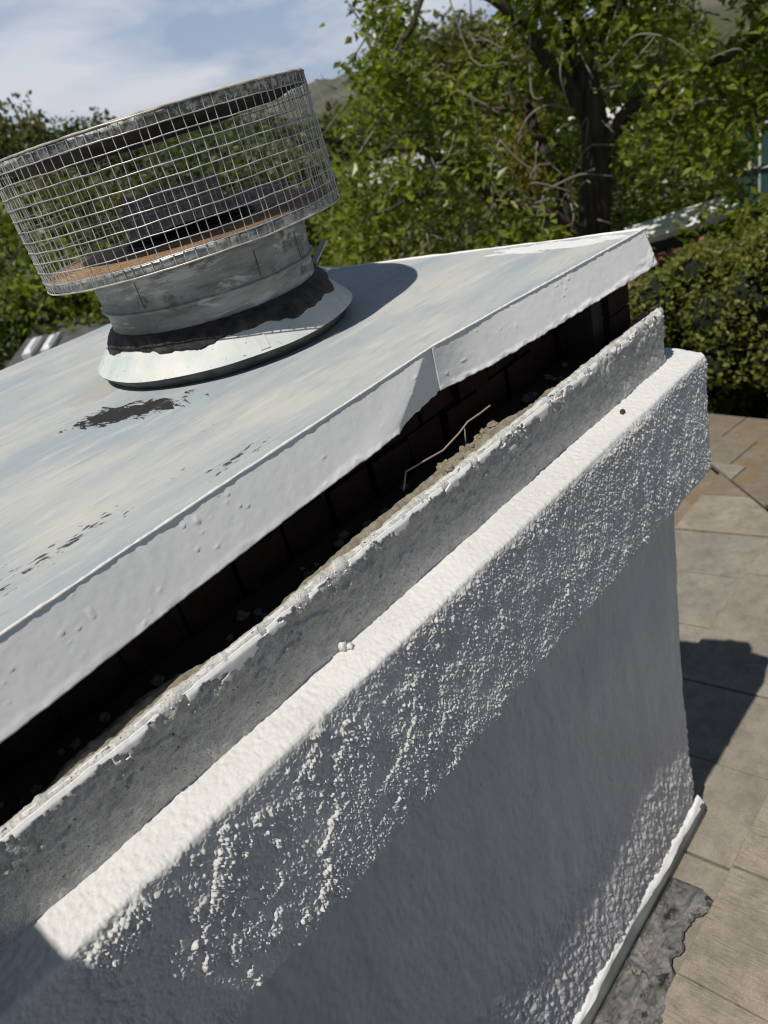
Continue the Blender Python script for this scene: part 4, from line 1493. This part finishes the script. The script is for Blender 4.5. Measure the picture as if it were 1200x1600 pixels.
for az, el, d, mn, lab in (
    (66, -7.0, 15, 'bright', 'light green bush just above the grey neighbour roof'),
    (70, -6.5, 16, 'dark', 'dark bush at the left edge behind the light green bush'),
    (74, -7, 15, 'dark', 'dark bush at the left edge beside the skylights of the grey roof'),
    (54, -8, 17, 'olive', 'olive bush seen under the right end of the wire mesh'),
    (49, -9, 15, 'bright', 'light green bush right of the weathered metal collar'),
    (45, -10, 14, 'bright', 'light green bush beyond the far edge of the metal cover near the collar'),
    (41.5, -10, 14, 'olive', 'olive bush beyond the far edge of the metal cover below the big tree')):
    far_tree('shrub', az, el, d, 'shrub', mn, lab, 'bushes below the valley trees', cat='bush', wide=0.8)
PW = []
for k in range(420):
    az, d = rf.uniform(10, 85), rf.uniform(85, 240)
    p = at(az, 0, d)
    p[2] = float(terrain(np.array(p[0]), np.array(p[1])))
    hh = min(rf.uniform(6, 13), H + d * math.tan(math.radians(-0.45)) - p[2])
    n = 130
    q = rf.standard_normal((n, 3))
    q /= np.linalg.norm(q, axis=1)[:, None]
    PW.append(p + np.array([0, 0, hh * 0.55]) + q * np.array([hh * 0.36, hh * 0.36, hh * 0.45]) * rf.uniform(0.75, 1.0, n)[:, None])
V, Q = leaves(np.vstack(PW), 1.0, 931, 0.4, 0.7)
obj('distant_woods', V, Q, m_leaf_olive, None, False, kind='stuff')

# ================================================================== neighbouring buildings
m_gray, t, b = mat('grey_roofing', rough=0.9)
set_col(t, b, mixc(t, ramp(t, nz(t, 6, 5), [(0.35, G1), (0.7, W1)]), (0.075, 0.073, 0.07), (0.13, 0.127, 0.122)))
m_white, t, b = mat('white_trim', rough=0.6)
set_col(t, b, mixc(t, ramp(t, nz(t, 5, 5), [(0.35, G1), (0.7, W1)]), (0.70, 0.69, 0.66), (0.82, 0.81, 0.78)))
m_dome, t, b = mat('skylight_acrylic', (0.85, 0.86, 0.87), 0.25)
m_glass, t, b = mat('window_glass', (0.03, 0.035, 0.04), 0.1, spec=0.6)

nb = thing('house', 'neighbour house with low dark grey roof and two skylights below the trees', 'house', tuple(at(66, -20, 12)))
A_, B_ = at(70.0, -8.9, 14.0), at(57, -10.1, 14.4)
C_, D_ = at(58, -16.0, 10.0), at(77.5, -13.4, 10.6)
dn = np.array([0, 0, -0.14])
MB().hexa([D_ + dn, C_ + dn, B_ + dn, A_ + dn, D_, C_, B_, A_]).build('roof', m_gray, nb, False, units=False)
Wl = []
cn_ = (A_ + B_ + C_ + D_) / 4
for p in (D_, C_, B_, A_):
    q = cn_ + (p - cn_) * 0.93
    Wl.append(q)
lowp = [np.array([q[0], q[1], -2.5]) for q in Wl]
MB().hexa(lowp + [q + np.array([0, 0, -0.16]) for q in Wl]).build('house_wall', m_plaster, nb, False, units=False)


def plane_z(P0, P1, P2, x, y):
    n = np.cross(P1 - P0, P2 - P0)
    return P0[2] - (n[0] * (x - P0[0]) + n[1] * (y - P0[1])) / n[2]


for azs in (70.75, 69.55):
    c0 = at(azs, -9.7, 12.9)
    ex = (A_ - D_) / np.linalg.norm(A_ - D_)
    ey = (B_ - A_) / np.linalg.norm(B_ - A_)
    cor = []
    for s1, s2 in ((-1, -1), (1, -1), (1, 1), (-1, 1)):
        p = c0 + ex * s1 * 0.36 + ey * s2 * 0.062
        p[2] = plane_z(A_, B_, D_, p[0], p[1])
        cor.append(p)
    cor = np.array(cor)
    fr = MB().hexa(np.vstack([cor, cor + [0, 0, 0.07]])).build('skylight', m_white, nb, False, units=False)
    cc = cor.mean(0)
    dm = cc + (cor - cc) * 0.86
    MB().hexa(np.vstack([dm + [0, 0, 0.072], cc + (cor - cc) * 0.6 + [0, 0, 0.10]])).build('dome', m_dome, fr, False, units=False)


def small_house(az, el, d, wd, dp, hh, label, roofcol, turn):
    p = at(az, el, d)
    o = thing('house', label, 'house', (p[0], p[1], p[2] - hh))
    ca, sa = math.cos(turn), math.sin(turn)

    def T(x, y, z):
        return (p[0] + ca * x - sa * y, p[1] + sa * x + ca * y, p[2] + z)
    MB().hexa([T(-wd, -dp, -hh), T(wd, -dp, -hh), T(wd, dp, -hh), T(-wd, dp, -hh), T(-wd, -dp, 0), T(wd, -dp, 0), T(wd, dp, 0), T(-wd, dp, 0)]).build('wall', m_white, o, False, units=False)
    e = 0.35
    m_r, t_, b_ = mat('far_roof', roofcol, 0.85)
    r_ = MB()
    r_.hexa([T(-wd - e, -dp - e, 0.0), T(wd + e, -dp - e, 0.0), T(wd + e, dp + e, 0.0), T(-wd - e, dp + e, 0.0), T(-wd - e, -0.02, 1.1), T(wd + e, -0.02, 1.1), T(wd + e, 0.02, 1.1), T(-wd - e, 0.02, 1.1)])
    r_.build('roof', m_r, o, False, units=False)
    for k in (-0.6, 0.0, 0.6):
        f_ = MB().hexa([T(k * wd - 0.5, -dp - 0.03, -1.7), T(k * wd + 0.5, -dp - 0.03, -1.7), T(k * wd + 0.5, -dp + 0.05, -1.7), T(k * wd - 0.5, -dp + 0.05, -1.7), T(k * wd - 0.5, -dp - 0.03, -0.6), T(k * wd + 0.5, -dp - 0.03, -0.6), T(k * wd + 0.5, -dp + 0.05, -0.6), T(k * wd - 0.5, -dp + 0.05, -0.6)]).build('window', m_glass, o, False, units=False)


small_house(45.9, -7.4, 26, 2.2, 2.4, 4.5, 'small white house low behind the big tree beside the wire mesh', (0.45, 0.44, 0.42), 2.4)
small_house(33.6, -7.6, 27, 2.6, 2.6, 4.5, 'white house with pale roof glimpsed behind the big tree trunk', (0.62, 0.60, 0.57), 2.2)

hb = thing('house', 'dark roofed house among the trees seen through the wire mesh', 'house', tuple(at(57, -16, 15.5)))
m_dark, t, b = mat('dark_roofing', rough=0.95, spec=0.1)
set_col(t, b, mixc(t, ramp(t, nz(t, 5, 5), [(0.35, G1), (0.7, W1)]), (0.010, 0.0105, 0.012), (0.021, 0.022, 0.024)))
for a0, a1, e0, e1, dst in ((61.6, 55.0, -2.95, -2.95, 16.0), (54.9, 50.6, -4.4, -4.4, 15.2)):
    P0, P1 = at(a0, e0, dst), at(a1, e1, dst)
    n_ = np.array([P1[1] - P0[1], P0[0] - P1[0], 0])
    n_ /= np.linalg.norm(n_)
    if n_ @ P0 > 0:
        n_ = -n_
    f0_, f1_ = P0 + n_ * 3.2 - [0, 0, 1.3], P1 + n_ * 3.2 - [0, 0, 1.3]
    k0_, k1_ = P0 - n_ * 3.2 - [0, 0, 1.3], P1 - n_ * 3.2 - [0, 0, 1.3]
    th_ = np.array([0, 0, 0.12])
    MB().hexa([f0_ - th_, f1_ - th_, P1 - th_, P0 - th_, f0_, f1_, P1, P0]).build('roof', m_dark, hb, False, units=False)
    MB().hexa([P0 - th_, P1 - th_, k1_ - th_, k0_ - th_, P0, P1, k1_, k0_]).build('roof', m_dark, hb, False, units=False)
    lo_ = np.array([0, 0, 4.0])
    q_ = [P0 + (f0_ - P0) * 0.9 - [0, 0, .3], P1 + (f1_ - P1) * 0.9 - [0, 0, .3], P1 + (k1_ - P1) * 0.9 - [0, 0, .3], P0 + (k0_ - P0) * 0.9 - [0, 0, .3]]
    MB().hexa([p - lo_ for p in q_] + q_).build('house_wall', m_plaster, hb, False, units=False)

# -- garden wall of red stones under a white coping, beyond the hedge
gw = thing('garden_wall', 'low red stone garden wall with white coping between the cap corner and hedge', 'wall', tuple(at(23.5, -25, 8.4)))
c0, c1 = at(27.6, -13.55, 8.3), at(20.85, -12.55, 8.5)
dv = (c1 - c0)
nv_ = np.array([dv[1], -dv[0], 0])
nv_ = nv_ / np.linalg.norm(nv_)
if nv_ @ c0 > 0:
    nv_ = -nv_                       # towards the house
xs = np.linspace(0, 1, 60)
V = []
for off, dz in ((0.02, -0.11), (0.05, -0.05), (0.02, 0.0), (-0.35, 0.03), (-0.38, -0.08)):
    V.append(c0 + xs[:, None] * dv + nv_ * off + np.stack([0 * xs, 0 * xs, dz + 0.004 * fbm2(xs * 9, 0 * xs + off * 7, 921, 3)], 1))
cp = MB().add(np.stack(V, 1).reshape(-1, 3), grid(60, 5))
cp.build('coping', m_white, gw, False, units=False)
m_red, t, b = mat('red_stone', rough=0.9)
set_col(t, b, mixc(t, ramp(t, nz(t, 7, 5, 0.65), [(0.35, G1), (0.7, W1)]), (0.13, 0.06, 0.042), (0.30, 0.155, 0.105)))
bump(t, b, nz(t, 25, 4), 0.7, 0.02)
MB().hexa([c0 - nv_ * 0.35 - [0, 0, 2], c1 - nv_ * 0.35 - [0, 0, 2], c1 - nv_ * 0.1 - [0, 0, 2], c0 - nv_ * 0.1 - [0, 0, 2], c0 - nv_ * 0.35 - [0, 0, .1], c1 - nv_ * 0.35 - [0, 0, .1], c1 - nv_ * 0.1 - [0, 0, .1], c0 - nv_ * 0.1 - [0, 0, .1]]).build('wall_core', m_joint, gw, False, units=False)
rs = np.random.default_rng(123)
for row in range(3):
    k = 0
    s_ = rs.uniform(0, 0.1)
    while s_ < 1.25:
        r_ = rs.uniform(0.085, 0.15)
        mb = MB()
        p = c0 + dv * min(s_, 1.25) + nv_ * rs.uniform(-0.1, 0.02) - np.array([0, 0, 0.27 + row * 0.2 + rs.uniform(-.04, .04)])
        lump(mb, p, r_, int(1000 + s_ * 90 + row * 7), 0.75, 10)
        mb.build('stone', m_red, gw, False, units=False)
        s_ += r_ * 2.1 / np.linalg.norm(dv)

# -- green wind-screened court fence upper right
fe = thing('court_fence', 'dark green screened court fence with pale rails at the right edge', 'fence', tuple(at(18.5, -14, 21)))
m_screen, t, b = mat('green_windscreen', (0.035, 0.085, 0.075), 0.8)
m_rail, t, b = mat('pale_rail', (0.40, 0.43, 0.38), 0.5)
f0, f1 = at(21.0, -13.2, 20.5), at(13.5, -13.2, 22.0)
for k in range(6):
    p = f0 + (f1 - f0) * k / 5
    MB().tube([p - [0, 0, 1.5], p + [0, 0, 2.0]], 0.035, 8).build('post', m_rail, fe, True, units=False)
    if k < 5:
        q = f0 + (f1 - f0) * (k + 1) / 5
        dd = np.array([0.01, 0.02, 0])
        MB().hexa([p - dd, q - dd, q + dd, p + dd, p - dd + [0, 0, 1.9], q - dd + [0, 0, 1.9], q + dd + [0, 0, 1.9], p + dd + [0, 0, 1.9]]).build('screen', m_screen, fe, False, units=False)
        for hz in (0.0, 1.0, 1.95):
            MB().tube([p + [-.04, -.04, hz], q + [-.04, -.04, hz]], 0.03, 6).build('rail', m_rail, fe, True, units=False)

# -- added out-of-view stucco block, invented to cast the shadow over the near corner
sh = MB()
sh.box((-3.2, -3.5, -6.5), (-1.00, 2.9, 0.22))
o = sh.build('wall', m_wall, None, False, kind='structure')

# ================================================================== air
m_haze = bpy.data.materials.new('haze')
m_haze.use_nodes = True
ht = m_haze.node_tree
for n in list(ht.nodes):
    ht.nodes.remove(n)
ho = ht.nodes.new('ShaderNodeOutputMaterial')
hv = ht.nodes.new('ShaderNodeVolumePrincipled')
hv.inputs['Color'].default_value = (0.93, 0.96, 1.0, 1)
hv.inputs['Density'].default_value = 4e-5
hv.inputs['Anisotropy'].default_value = 0.2
ht.links.new(hv.outputs[0], ho.inputs['Volume'])
MB().box((-7100, -7100, -140), (7100, 7100, 380)).build('haze', m_haze, None, False, units=False, kind='stuff')
